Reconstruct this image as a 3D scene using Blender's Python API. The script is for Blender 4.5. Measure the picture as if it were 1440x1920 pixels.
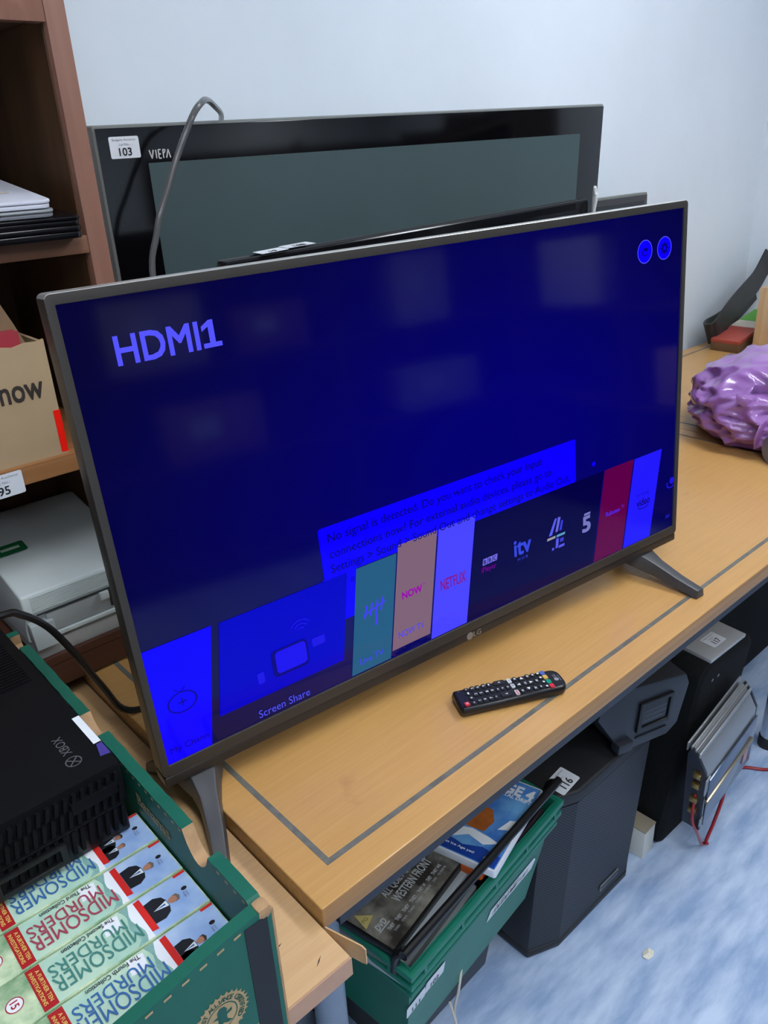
import bpy, bmesh, math, random
from mathutils import Matrix, Vector, noise
random.seed(7)
S = bpy.context.scene
COL = S.collection
for o_ in list(bpy.data.objects):
    bpy.data.objects.remove(o_)

# ------------------------------------------------------------------ camera, world, exposure
def rot3(yaw, pitch, roll):
    return Matrix.Rotation(yaw, 3, 'Z') @ Matrix.Rotation(pitch, 3, 'X') @ Matrix.Rotation(roll, 3, 'Y')

cam = bpy.data.cameras.new('camera')
cam.sensor_fit = 'VERTICAL'
cam.sensor_height = 36.0
cam.lens = 1493.72 / 1920 * 36.0
cam.clip_start = 0.02
camo = bpy.data.objects.new('camera', cam)
COL.objects.link(camo)
Rc = rot3(-0.715804, -0.431627, 0.050195)
right, fwd, up = Rc.col[0], Rc.col[1], Rc.col[2]
mw = Matrix((right, up, -fwd)).transposed().to_4x4()
mw.translation = Vector((-0.31718, -0.49532, 1.46009))
camo.matrix_world = mw
S.camera = camo

W = bpy.data.worlds.new('world')
S.world = W
W.use_nodes = True
W.node_tree.nodes['Background'].inputs[0].default_value = (0.80, 0.88, 1.0, 1)
W.node_tree.nodes['Background'].inputs[1].default_value = 0.25
S.view_settings.view_transform = 'Standard'
S.view_settings.look = 'None'
S.view_settings.exposure = 0.0
S.view_settings.gamma = 1.0
S.view_settings.use_curve_mapping = False
LAMP = 24.0            # radiance of the ceiling light diffusers

# ------------------------------------------------------------------ helpers: colour and materials
def lin(c):
    r = []
    for v in c[:3]:
        v = v / 255.0
        r.append(v / 12.92 if v <= 0.04045 else ((v + 0.055) / 1.055) ** 2.4)
    return (r[0], r[1], r[2], 1.0)

MATS = {}
def M(name, col, rough=0.5, metal=0.0, var=0.0, vs=12.0, bump=0.0, bs=150.0, coat=0.0, emit=None, es=1.0,
      spec=0.5, stretch=(1, 1, 1), col2=None, det=5.0, trans=0.0, alpha=1.0, lo=0.3, hi=0.7, ior=1.45):
    if name in MATS:
        return MATS[name]
    m = bpy.data.materials.new(name)
    m.use_nodes = True
    nt = m.node_tree
    b = nt.nodes['Principled BSDF']
    c = lin(col)
    b.inputs['Base Color'].default_value = c
    b.inputs['Roughness'].default_value = rough
    b.inputs['Metallic'].default_value = metal
    b.inputs['Specular IOR Level'].default_value = spec
    b.inputs['Coat Weight'].default_value = coat
    b.inputs['Coat Roughness'].default_value = 0.08
    b.inputs['Transmission Weight'].default_value = trans
    b.inputs['Alpha'].default_value = alpha
    b.inputs['IOR'].default_value = ior
    if emit is not None:
        b.inputs['Emission Color'].default_value = lin(emit)
        b.inputs['Emission Strength'].default_value = es
    if var or col2 or bump:
        tc = nt.nodes.new('ShaderNodeTexCoord')
        mp = nt.nodes.new('ShaderNodeMapping')
        mp.inputs['Scale'].default_value = stretch
        nt.links.new(tc.outputs['Object'], mp.inputs[0])
    if var or col2:
        n = nt.nodes.new('ShaderNodeTexNoise')
        n.inputs['Scale'].default_value = vs
        n.inputs['Detail'].default_value = det
        n.inputs['Roughness'].default_value = 0.6
        nt.links.new(mp.outputs[0], n.inputs['Vector'])
        rp = nt.nodes.new('ShaderNodeValToRGB')
        rp.color_ramp.elements[0].position = lo
        rp.color_ramp.elements[1].position = hi
        if col2:
            ca, cb = c, lin(col2)
        else:
            ca = tuple(min(1, v * (1 - var)) for v in c[:3]) + (1,)
            cb = tuple(min(1, v * (1 + var)) for v in c[:3]) + (1,)
        rp.color_ramp.elements[0].color = ca
        rp.color_ramp.elements[1].color = cb
        nt.links.new(n.outputs[0], rp.inputs[0])
        nt.links.new(rp.outputs[0], b.inputs['Base Color'])
    if bump:
        n2 = nt.nodes.new('ShaderNodeTexNoise')
        n2.inputs['Scale'].default_value = bs
        n2.inputs['Detail'].default_value = 3
        nt.links.new(mp.outputs[0], n2.inputs['Vector'])
        bp = nt.nodes.new('ShaderNodeBump')
        bp.inputs['Strength'].default_value = bump
        bp.inputs['Distance'].default_value = 0.002
        nt.links.new(n2.outputs[0], bp.inputs['Height'])
        nt.links.new(bp.outputs[0], b.inputs['Normal'])
    MATS[name] = m
    return m

def wood(name, base, dark, rough=0.35, sx=1.5, sy=60, axis='X', coat=0.15, blot=0.35, spots=None):
    """fine grain running along one object axis, broad tone drift, optional dirt spots"""
    if name in MATS:
        return MATS[name]
    m = M(name, base, rough, coat=coat)
    nt = m.node_tree
    b = nt.nodes['Principled BSDF']
    tc = nt.nodes.new('ShaderNodeTexCoord')
    mp = nt.nodes.new('ShaderNodeMapping')
    mp.inputs['Scale'].default_value = {'X': (sx, sy, sy), 'Y': (sy, sx, sy), 'Z': (sy, sy, sx)}[axis]
    nt.links.new(tc.outputs['Object'], mp.inputs[0])
    n = nt.nodes.new('ShaderNodeTexNoise')
    n.inputs['Scale'].default_value = 1.6
    n.inputs['Detail'].default_value = 8
    n.inputs['Distortion'].default_value = 0.4
    nt.links.new(mp.outputs[0], n.inputs['Vector'])
    n2 = nt.nodes.new('ShaderNodeTexNoise')
    n2.inputs['Scale'].default_value = 3.0
    n2.inputs['Detail'].default_value = 4
    nt.links.new(tc.outputs['Object'], n2.inputs['Vector'])
    mx = nt.nodes.new('ShaderNodeMix')
    mx.data_type = 'FLOAT'
    mx.inputs[0].default_value = blot
    nt.links.new(n.outputs[0], mx.inputs[2])
    nt.links.new(n2.outputs[0], mx.inputs[3])
    rp = nt.nodes.new('ShaderNodeValToRGB')
    rp.color_ramp.elements[0].position = 0.33
    rp.color_ramp.elements[1].position = 0.62
    rp.color_ramp.elements[0].color = lin(dark)
    rp.color_ramp.elements[1].color = lin(base)
    nt.links.new(mx.outputs[0], rp.inputs[0])
    out = rp.outputs[0]
    if spots:
        n3 = nt.nodes.new('ShaderNodeTexNoise')
        n3.inputs['Scale'].default_value = 14
        n3.inputs['Detail'].default_value = 6
        nt.links.new(tc.outputs['Object'], n3.inputs['Vector'])
        r3 = nt.nodes.new('ShaderNodeValToRGB')
        r3.color_ramp.elements[0].position = 0.68
        r3.color_ramp.elements[1].position = 0.76
        nt.links.new(n3.outputs[0], r3.inputs[0])
        m2 = nt.nodes.new('ShaderNodeMix')
        m2.data_type = 'RGBA'
        nt.links.new(r3.outputs[0], m2.inputs[0])
        nt.links.new(out, m2.inputs[6])
        m2.inputs[7].default_value = lin(spots)
        out = m2.outputs[2]
    nt.links.new(out, b.inputs['Base Color'])
    return m

def glow(name, col, es=1.0, rough=0.15, refl=0.14):
    return M(name, (0, 0, 0), rough, emit=col, es=es, spec=refl)

# ------------------------------------------------------------------ helpers: meshes
class MB:
    def __init__(s):
        s.v, s.f = [], []
    def add(s, vs, fs):
        k = len(s.v)
        s.v += [tuple(p) for p in vs]
        s.f += [tuple(i + k for i in f) for f in fs]
        return s
    def box(s, a, b):
        x0, y0, z0 = a
        x1, y1, z1 = b
        return s.add([(x0, y0, z0), (x1, y0, z0), (x1, y1, z0), (x0, y1, z0), (x0, y0, z1), (x1, y0, z1), (x1, y1, z1), (x0, y1, z1)],
                     [(0, 3, 2, 1), (4, 5, 6, 7), (0, 1, 5, 4), (1, 2, 6, 5), (2, 3, 7, 6), (3, 0, 4, 7)])
    def hexa(s, bot, top):
        n = len(bot)
        fs = [tuple(range(n - 1, -1, -1)), tuple(range(n, 2 * n))]
        fs += [(i, (i + 1) % n, n + (i + 1) % n, n + i) for i in range(n)]
        return s.add(list(bot) + list(top), fs)
    def prism(s, poly, axis, a, b):
        """poly of 2D points extruded along an axis from a to b (other two axes in xyz order)"""
        def mk(p, w):
            return {'x': (w, p[0], p[1]), 'y': (p[0], w, p[1]), 'z': (p[0], p[1], w)}[axis]
        return s.hexa([mk(p, a) for p in poly], [mk(p, b) for p in poly])
    def quad(s, pts):
        return s.add(pts, [tuple(range(len(pts)))])
    def tube(s, path, r, n=10, caps=True, flat=1.0):
        P = [Vector(p) for p in path]
        rings = []
        ref = Vector((0.123, 0.31, 0.94)).normalized()
        for i, p in enumerate(P):
            t = (P[min(i + 1, len(P) - 1)] - P[max(i - 1, 0)]).normalized()
            u = t.cross(ref)
            if u.length < 1e-4:
                u = t.cross(Vector((1, 0, 0)))
            u.normalize()
            w = t.cross(u).normalized()
            rr = r[i] if isinstance(r, (list, tuple)) else r
            rings.append([p + u * (rr * math.cos(2 * math.pi * k / n)) + w * (rr * flat * math.sin(2 * math.pi * k / n)) for k in range(n)])
        vs = [v for R_ in rings for v in R_]
        fs = [(i * n + k, i * n + (k + 1) % n, (i + 1) * n + (k + 1) % n, (i + 1) * n + k) for i in range(len(P) - 1) for k in range(n)]
        if caps:
            fs += [tuple(range(n - 1, -1, -1)), tuple((len(P) - 1) * n + k for k in range(n))]
        return s.add(vs, fs)
    def cyl(s, a, b, r, n=16, r2=None):
        return s.tube([a, b], [r, r if r2 is None else r2], n)
    def loft(s, rings, caps=True):
        n = len(rings[0])
        vs = [v for R_ in rings for v in R_]
        fs = [(i * n + k, i * n + (k + 1) % n, (i + 1) * n + (k + 1) % n, (i + 1) * n + k) for i in range(len(rings) - 1) for k in range(n)]
        if caps:
            fs += [tuple(range(n - 1, -1, -1)), tuple((len(rings) - 1) * n + k for k in range(n))]
        return s.add(vs, fs)
    def ring(s, outer, inner, axis, a, b):
        """a frame: rectangle outer (x0,z0,x1,z1) minus inner, extruded"""
        def c4(r):
            return [(r[0], r[1]), (r[2], r[1]), (r[2], r[3]), (r[0], r[3])]
        def mk(p, w):
            return {'x': (w, p[0], p[1]), 'y': (p[0], w, p[1]), 'z': (p[0], p[1], w)}[axis]
        O, I = c4(outer), c4(inner)
        vs = [mk(p, a) for p in O] + [mk(p, a) for p in I] + [mk(p, b) for p in O] + [mk(p, b) for p in I]
        fs = []
        for i in range(4):
            j = (i + 1) % 4
            fs += [(i, j, 4 + j, 4 + i), (8 + i, 12 + i, 12 + j, 8 + j), (i, 8 + i, 8 + j, j), (4 + i, 4 + j, 12 + j, 12 + i)]
        return s.add(vs, fs)
    def xf(s, m):
        s.v = [tuple(m @ Vector(p)) for p in s.v]
        return s
    def mesh(s, name, bevel=0, seg=2, smooth=35):
        me = bpy.data.meshes.new(name)
        bm = bmesh.new()
        vv = [bm.verts.new(p) for p in s.v]
        for f in s.f:
            try:
                bm.faces.new([vv[i] for i in f])
            except ValueError:
                pass
        bmesh.ops.recalc_face_normals(bm, faces=bm.faces)
        if bevel:
            es = [e for e in bm.edges if len(e.link_faces) == 2 and e.calc_face_angle(0) > 0.5]
            bmesh.ops.bevel(bm, geom=es, offset=bevel, segments=seg, profile=0.6, affect='EDGES', clamp_overlap=True)
        bm.to_mesh(me)
        bm.free()
        if smooth:
            me.polygons.foreach_set('use_smooth', [True] * len(me.polygons))
            me.set_sharp_from_angle(angle=math.radians(smooth))
        return me
    def build(s, name, mat, parent=None, bevel=0, seg=2, smooth=35):
        return link(name, s.mesh(name, bevel, seg, smooth), mat, parent)

def link(name, me, mat, parent=None):
    if mat is not None and not me.materials:
        me.materials.append(mat)
    o = bpy.data.objects.new(name, me)
    COL.objects.link(o)
    if parent is not None:
        o.parent = parent
    return o

def tag(o, label=None, cat=None, group=None, kind=None):
    if label: o['label'] = label
    if cat: o['category'] = cat
    if group: o['group'] = group
    if kind: o['kind'] = kind
    return o

def thing(name, label, cat, loc=(0, 0, 0), rot=None, group=None):
    o = bpy.data.objects.new(name, None)
    COL.objects.link(o)
    o.empty_display_size = 0.05
    m = (rot.to_4x4() if rot is not None else Matrix.Identity(4))
    m.translation = Vector(loc)
    o.matrix_world = m
    return tag(o, label, cat, group)

def struct(name, mb, mat, bevel=0):
    return tag(mb.build(name, mat, None, bevel), kind='structure')

def fr(o, ex, ey):
    ex, ey = Vector(ex).normalized(), Vector(ey).normalized()
    m = Matrix((ex, ey, ex.cross(ey))).transposed().to_4x4()
    m.translation = Vector(o)
    return m

TXT = {}
def text(body, mat, parent, m, w=None, h=None, bold=0.0, name='lettering', align='c', shear=0.0):
    key = (body, shear)
    if key not in TXT:
        cu = bpy.data.curves.new('t', 'FONT')
        cu.body = body
        cu.shear = shear
        cu.resolution_u = 3
        ob = bpy.data.objects.new('t', cu)
        me = bpy.data.meshes.new_from_object(ob)
        vs = [v.co.copy() for v in me.vertices]
        fs = [tuple(p.vertices) for p in me.polygons]
        bpy.data.objects.remove(ob)
        bpy.data.curves.remove(cu)
        bpy.data.meshes.remove(me)
        TXT[key] = (vs, fs)
    vs, fs = TXT[key]
    x0, x1 = min(v.x for v in vs), max(v.x for v in vs)
    y0, y1 = min(v.y for v in vs), max(v.y for v in vs)
    sx = w / (x1 - x0) if w else None
    sy = h / (y1 - y0) if h else None
    sx, sy = sx or sy, sy or sx
    cx = {'c': (x0 + x1) / 2, 'l': x0, 'r': x1}[align]
    cy = (y0 + y1) / 2
    mb = MB()
    e = bold * 0.8
    for i, (dx, dy) in enumerate(((0, 0),) if not bold else ((-e, -e), (e, -e), (-e, e), (e, e), (0, 0))):
        mb.add([m @ Vector(((v.x - cx + dx) * sx, (v.y - cy + dy) * sy, i * 0.00006)) for v in vs], fs)
    return mb.build(name, mat, parent, smooth=0)

def flat(name, pts2, mat, parent, m, lift=0.0):
    mb = MB()
    mb.quad([m @ Vector((p[0], p[1], lift)) for p in pts2])
    return mb.build(name, mat, parent, smooth=0)

def rrect(x0, y0, x1, y1, r, n=4):
    pts = []
    for cx, cy, a in ((x1 - r, y0 + r, -90), (x1 - r, y1 - r, 0), (x0 + r, y1 - r, 90), (x0 + r, y0 + r, 180)):
        for k in range(n + 1):
            t = math.radians(a + 90 * k / n)
            pts.append((cx + r * math.cos(t), cy + r * math.sin(t)))
    return pts

def circ(cx, cy, r, n=24, ry=None):
    return [(cx + r * math.cos(2 * math.pi * k / n), cy + (ry or r) * math.sin(2 * math.pi * k / n)) for k in range(n)]

def annulus(name, cx, cy, r0, r1, mat, parent, m, n=32, lift=0.0, ky=1.0, a0=0.0, a1=360.0):
    mb = MB()
    vs, fs = [], []
    for k in range(n + 1):
        t = math.radians(a0 + (a1 - a0) * k / n)
        for r in (r0, r1):
            vs.append(m @ Vector((cx + r * math.cos(t), cy + r * ky * math.sin(t), lift)))
    for k in range(n):
        fs.append((2 * k, 2 * k + 1, 2 * k + 3, 2 * k + 2))
    mb.add(vs, fs)
    return mb.build(name, mat, parent, smooth=0)

def smooth_path(pts, n=8):
    P = [Vector(p) for p in pts]
    P = [P[0]] + P + [P[-1]]
    out = []
    for i in range(1, len(P) - 2):
        for k in range(n):
            t = k / n
            a, b, c, d = P[i - 1], P[i], P[i + 1], P[i + 2]
            out.append(0.5 * ((2 * b) + (c - a) * t + (2 * a - 5 * b + 4 * c - d) * t * t + (3 * b - a - 3 * c + d) * t ** 3))
    out.append(P[-2])
    return out

def copy_part(src, parent, m=None):
    o = src.copy()
    COL.objects.link(o)
    o.parent = parent
    if m is not None:
        o.matrix_local = m
    return o

paper = M('label_paper', (226, 230, 236), 0.55)
ink = M('black_ink', (28, 26, 34), 0.6)
grey_ink = M('grey_ink', (105, 104, 112), 0.6)

def lot_label(parent, m, w, h, num, head=True):
    p = flat('lot_label', rrect(-w / 2, -h / 2, w / 2, h / 2, min(w, h) * 0.08), paper, parent, m, 0.0004)
    p['label'] = 'white sticky lot label reading ' + num
    if head:
        text('Badgers Auctions', grey_ink, p, m @ Matrix.Translation((0, h * 0.34, 0.0007)), w=w * 0.78, h=h * 0.12)
        text('Lot No.:', grey_ink, p, m @ Matrix.Translation((0, h * 0.14, 0.0007)), w=w * 0.36, h=h * 0.11)
    text(num, ink, p, m @ Matrix.Translation((0, -h * 0.2, 0.0007)), h=h * 0.36, bold=0.02)
    return p

# ------------------------------------------------------------------ room shell
ZT = 0.74
YW = 0.945
XR = 2.86
wallm = M('wall_paint', (222, 231, 239), 0.6, var=0.035, vs=2.2, bump=0.10, bs=60)
m = M('floor_vinyl', (140, 166, 204), 0.4, col2=(192, 210, 236), vs=5.5, stretch=(1.0, 4.0, 1), det=10, lo=0.36, hi=0.64)
struct('floor', MB().box((-2.6, -3.4, -0.05), (XR, YW, 0)), m)
struct('wall_back', MB().box((-2.6, YW, 0), (XR, YW + 0.1, 2.7)), wallm)
struct('wall_right', MB().box((XR, -3.4, 0), (XR + 0.1, YW + 0.1, 2.7)), wallm)
struct('wall_left', MB().box((-2.7, -3.4, 0), (-2.6, YW + 0.1, 2.7)), wallm)
struct('wall_front', MB().box((-2.7, -3.5, 0), (XR + 0.1, -3.4, 2.7)), wallm)
struct('ceiling', MB().box((-2.7, -3.5, 2.7), (XR + 0.1, YW + 0.1, 2.8)), M('ceiling_paint', (232, 234, 236), 0.7, var=0.02))

# ceiling lights
white_metal = M('white_metal', (225, 228, 230), 0.4)
diff = M('lit_diffuser', (240, 245, 250), 0.5, emit=(243, 248, 253), es=LAMP)
def ceiling_light(x, y, lab):
    t = thing('ceiling_light', lab, 'light', (x, y, 2.7), None, 'ceiling lights')
    MB().ring((-0.16, -0.62, 0.16, 0.62), (-0.145, -0.605, 0.145, 0.605), 'z', -0.06, 0).build('housing', white_metal, t)
    MB().box((-0.145, -0.605, -0.05), (0.145, 0.605, -0.035)).build('diffuser', diff, t)
ceiling_light(1.60, -0.25, 'long ceiling light nearest the golden tables')
ceiling_light(-0.15, -0.80, 'long ceiling light above the bookcase end of the tables')
ceiling_light(1.35, -2.3, 'long ceiling light over the far shelving')
ceiling_light(-1.1, -2.3, 'long ceiling light behind the camera')

# ------------------------------------------------------------------ golden tables
gold = wood('golden_table_wood', (202, 155, 93), (190, 143, 83), 0.36, sx=5, sy=150, axis='X', blot=0.5, spots=(184, 138, 82))
gold_edge = wood('golden_edge_wood', (176, 130, 72), (150, 106, 54), 0.4, axis='X', sx=2, sy=90)
inlaym = M('grey_inlay', (106, 104, 96), 0.5, var=0.25, vs=60)
steel_blue = M('painted_steel', (118, 132, 150), 0.4, var=0.08, vs=30)
apronm = M('dark_steel', (38, 44, 56), 0.45, var=0.15)
chrome = M('chrome', (205, 208, 214), 0.16, metal=1.0)
rubber = M('black_rubber', (30, 28, 27), 0.6)
TH = 0.031

def table(x0, x1, lab, legs):
    t = thing('wooden_table', lab, 'table', (x0, 0, 0))
    L = x1 - x0
    top = MB().box((0, 0, ZT - TH), (L, 0.91, ZT)).build('tabletop', gold, t, bevel=0.0025, seg=3)
    top.data.materials.append(gold_edge)
    for p_ in top.data.polygons:
        if abs(p_.normal.z) < 0.3:
            p_.material_index = 1
    d, w = 0.0395, 0.0075
    for a, b in (((d, d), (L - d, d + w)), ((d, 0.91 - d - w), (L - d, 0.91 - d)), ((d, d + w), (d + w, 0.91 - d - w)), ((L - d - w, d + w), (L - d, 0.91 - d - w))):
        MB().box((a[0], a[1], ZT - 0.002), (b[0], b[1], ZT + 0.0003)).build('inlay_strip', inlaym, top)
    for y in (0.012, 0.85):
        MB().box((0.03, y, ZT - TH - 0.03), (L - 0.03, y + 0.03, ZT - TH)).build('apron_rail', apronm, t)
    for lx, ly, mm in legs:
        lg = MB().cyl((lx - x0, ly, 0.012), (lx - x0, ly, ZT - TH), 0.021, 20).build('leg', mm, t)
        MB().cyl((lx - x0, ly, 0), (lx - x0, ly, 0.03), 0.0235, 20).build('foot_cap', rubber, lg)
table(0.0, 1.597, 'long golden wood table with a grey inlaid border carrying the televisions',
      ((0.042, 0.07, steel_blue), (1.465, 0.085, chrome), (0.05, 0.84, steel_blue), (1.5, 0.84, chrome)))
table(1.599, 2.84, 'golden wood table in the corner under the purple bag',
      ((2.15, 0.75, steel_blue), (2.78, 0.07, steel_blue), (1.75, 0.86, steel_blue), (2.78, 0.84, steel_blue)))

# ------------------------------------------------------------------ beech desk
beech = wood('beech_laminate', (206, 168, 122), (197, 158, 112), 0.42, axis='X', sx=4.0, sy=150, coat=0.05, blot=0.3)
band = M('beech_edge_band', (188, 148, 122), 0.5, var=0.06, vs=30)
t = thing('beech_desk', 'lower pale beech desk butted against the golden table, banana box on it', 'desk', (0, 0, 0))
ZD = 0.715
MB().box((-1.3, -0.046, ZD - 0.025), (-0.0015, 0.90, ZD)).build('desktop', beech, t, bevel=0.0012)
MB().box((-1.3, -0.048, ZD - 0.025), (-0.0015, -0.0462, ZD - 0.0003)).build('edge_band', band, t)
pth = [(0.0, -0.002), (0.002, -0.009), (0.006, -0.022), (0.0105, -0.036), (0.0135, -0.046), (0.0135, -0.052)]
mb = MB()
rings = []
for i, (x, y) in enumerate(pth):
    zb = ZD - 0.025 if i < 5 else ZD - 0.021
    rings.append([(x, y, zb), (x + 0.0016, y + 0.0004, zb), (x + 0.0016, y + 0.0004, ZD + 0.0005), (x, y, ZD + 0.0005)])
mb.loft(rings).build('loose_edge_band', beech, t)['label'] = 'peeling strip of edge banding'
for x in (-1.2, -0.35):
    MB().box((x, 0.12, 0), (x + 0.025, 0.86, ZD - 0.025)).build('panel_leg', M('desk_panel', (70, 66, 62), 0.6), t)
mk = M('dark_scuff', (70, 52, 44), 0.7)
for x, y, a, l in ((-0.064, 0.057, 0.9, 0.004), (-0.055, 0.056, 2.2, 0.002), (-0.047, 0.014, 0.3, 0.004), (-0.056, 0.021, 1.0, 0.0015), (-0.028, -0.028, 0.6, 0.007), (-0.084, -0.042, 0.1, 0.002)):
    c, s_ = math.cos(a), math.sin(a)
    MB().quad([(x - l * c, y - l * s_, ZD + 0.0003), (x + 0.0008 * s_, y - 0.0008 * c, ZD + 0.0003), (x + l * c, y + l * s_, ZD + 0.0003), (x - 0.0008 * s_, y + 0.0008 * c, ZD + 0.0003)]).build('scuff_mark', mk, t)

# ------------------------------------------------------------------ bookcase
bcf = wood('bookcase_brown', (144, 102, 86), (128, 88, 72), 0.42, axis='Z', sx=2, sy=40, coat=0.1, spots=(160, 116, 98))
bch = wood('bookcase_brown_horizontal', (134, 96, 76), (112, 76, 58), 0.42, axis='X', sx=2, sy=40, coat=0.1)
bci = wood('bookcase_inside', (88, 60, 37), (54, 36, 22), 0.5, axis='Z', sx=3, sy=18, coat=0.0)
bco = wood('shelf_light_edge', (172, 120, 76), (140, 94, 56), 0.45, axis='X', sx=2, sy=60)
bcd = wood('bookcase_plinth', (86, 52, 38), (70, 42, 30), 0.5, axis='X', sx=2, sy=30)
YB = 0.575
XB0, XB1 = -0.62, 0.153
t = thing('bookcase', 'brown open bookcase standing on the tables at the left wall', 'bookcase', (0, YB, ZT))
def bb(a, b):
    return MB().box((a[0], a[1] - YB, a[2] - ZT), (b[0], b[1] - YB, b[2] - ZT))
bb((XB1 - 0.026, YB, ZT), (XB1, 0.93, 1.95)).build('side_panel', bcf, t, bevel=0.0015)
bb((XB0, YB, ZT), (XB0 + 0.026, 0.93, 1.95)).build('side_panel', bcf, t, bevel=0.0015)
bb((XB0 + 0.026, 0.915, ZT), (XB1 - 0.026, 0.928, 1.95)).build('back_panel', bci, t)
for za, zb in ((0.797, 1.065), (1.092, 1.348), (1.372, 1.614)):
    bb((XB1 - 0.0285, YB + 0.012, za), (XB1 - 0.0262, 0.914, zb)).build('inner_side_sheet', bci, t)  # thin sheet gives the panel's inner face a darker brown than its front
bb((XB0 + 0.026, YB + 0.001, 1.609), (XB1 - 0.0262, YB + 0.02, 1.95)).build('top_rail', bcf, t, bevel=0.001)
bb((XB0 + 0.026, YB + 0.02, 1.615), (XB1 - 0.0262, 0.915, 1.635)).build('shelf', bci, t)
shelf_mid = bb((XB0 + 0.026, YB + 0.001, 1.349), (XB1 - 0.0262, 0.915, 1.371)).build('shelf', bch, t, bevel=0.001)
shelf_low = bb((XB0 + 0.026, YB - 0.001, 1.066), (XB1 - 0.0262, 0.915, 1.0915)).build('shelf', bco, t, bevel=0.001)
bb((XB0 + 0.026, YB + 0.001, 0.783), (XB1 - 0.0262, 0.915, 0.796)).build('shelf', bcd, t, bevel=0.0008)
bb((XB0 + 0.026, YB + 0.002, 0.744), (XB1 - 0.0262, YB + 0.02, 0.7822)).build('plinth', bcd, t, bevel=0.001)
lot_label(t, fr((-0.052, -0.0025, 1.0735 - ZT), (1, 0, 0.02), (0, 0, 1)), 0.054, 0.032, '95')

# laptops on the middle shelf
blk_gloss = M('black_gloss', (14, 14, 18), 0.18, var=0.2, vs=20)
silver_p = M('silver_plastic', (150, 154, 158), 0.35, metal=0.4)
pearl = M('pearl_white', (214, 216, 228), 0.35, var=0.03)
grey_p = M('grey_plastic', (120, 122, 128), 0.45)
def laptop(label, x0, x1, y0, y1, z0, z1, lidm, basem, tilt=0.0):
    hx, hy, H = (x1 - x0) / 2, (y1 - y0) / 2, z1 - z0
    t = thing('laptop', label, 'laptop', ((x0 + x1) / 2, y0 + hy * math.cos(tilt), z0 + hy * math.sin(tilt)), Matrix.Rotation(tilt, 3, 'X'), 'laptops stacked on the shelf')
    def slab(za, zb, ins):
        return MB().prism(rrect(-hx + ins, -hy + ins, hx - ins, hy - ins, 0.012, 4), 'z', za, zb)
    slab(0, H * 0.52, 0.001).build('base', basem, t, bevel=0.0015)
    slab(H * 0.56, H, 0).build('lid', lidm, t, bevel=0.002)
    MB().box((-hx * 0.8, hy - 0.004, H * 0.45), (hx * 0.8, hy, H * 0.62)).build('hinge', basem, t)
    MB().box((-0.012, -hy - 0.0006, H * 0.50), (0.012, -hy + 0.004, H * 0.6)).build('latch', M('latch_silver', (160, 162, 168), 0.35, metal=0.6), t)
laptop('wide black laptop at the bottom of the shelf stack', -0.255, 0.113, 0.545, 0.80, 1.3712, 1.3862, blk_gloss, blk_gloss)
laptop('thin black laptop lying just above the bottom one', -0.255, 0.114, 0.547, 0.80, 1.3866, 1.3972, blk_gloss, blk_gloss, 0.07)
laptop('silver grey laptop under the white laptop', -0.265, 0.083, 0.548, 0.785, 1.3982, 1.4072, silver_p, grey_p, 0.11)
laptop('white pearl laptop on top of the shelf stack', -0.262, 0.081, 0.5485, 0.785, 1.4084, 1.4182, pearl, pearl, 0.135)
mb = MB().box((-0.2, 0.0, 0.0), (0.0, 0.007, 0.0003))
mb.xf(Matrix.Translation((0.052, 0.609, 1.4270)) @ Matrix.Rotation(0.135, 4, 'X'))
tag(mb.build('masking_tape', M('masking_tape', (206, 190, 172), 0.7)), 'short strip of beige tape on the white laptop lid', 'tape')

# cardboard box with printed word on the lower shelf
card = M('cardboard', (176, 150, 116), 0.75, var=0.07, vs=9, bump=0.25, bs=30)
card_in = M('cardboard_inside', (134, 106, 78), 0.8, var=0.1, vs=9, bump=0.25, bs=30)
t = thing('cardboard_box', 'open worn cardboard box printed now with red tape corner', 'box', (0, 0.583, 1.0917))
BX0, BX1, BD = -0.34, 0.045, 0.27
top = [(BX0, 0.15)]
random.seed(3)
for k in range(24):
    x = BX0 + (BX1 - BX0) * (k + 0.5) / 24
    top.append((x, 0.1555 + 0.0025 * random.uniform(-1, 1)))
top.append((BX1, 0.158))
MB().prism([(BX0, 0), (BX1, 0)] + top[::-1], 'y', 0, 0.005).build('front_panel', card, t)
MB().box((BX1 - 0.005, 0.0052, 0), (BX1, BD, 0.155)).build('side_panel', card, t)
MB().box((BX0, 0.0052, 0), (BX0 + 0.005, BD, 0.155)).build('side_panel', card, t)
MB().box((BX0, BD, 0), (BX1, BD + 0.005, 0.155)).build('back_panel', card, t)
MB().box((BX0 + 0.006, 0.006, 0), (BX1 - 0.006, BD - 0.001, 0.004)).build('bottom_panel', card, t)
rings = []
for k in range(13):
    a = k / 12
    x = -0.10 + 0.144 * a
    z = 0.212 - (0.0 if a < 0.72 else 0.62 * (a - 0.72) ** 1.35)
    y = 0.030 + 0.006 * math.sin(a * 6)
    jg = 0.004 * random.uniform(-1, 1)
    rings.append([(x, y, 0.12), (x, y + 0.004, 0.12), (x, y + 0.004, z + jg), (x, y, z + jg)])
MB().loft(rings).build('torn_flap', card_in, t)
tapem = M('red_tape', (255, 26, 8), 0.45)
MB().box((BX1 - 0.0085, -0.0008, 0.003), (BX1 + 0.0006, 0.012, 0.062)).build('red_tape', tapem, t)
text('now', M('box_print', (52, 44, 40), 0.7), t, fr((0.0025, -0.0006, 0.094), (1, 0, 0), (0, 0, 1)), w=0.056, h=0.021, bold=0.02)
t2 = thing('red_book', 'red covered book standing inside the cardboard box', 'book', (-0.067, 0.5895, 1.0962))
redb = M('red_cover', (150, 40, 52), 0.5, var=0.1)
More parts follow.
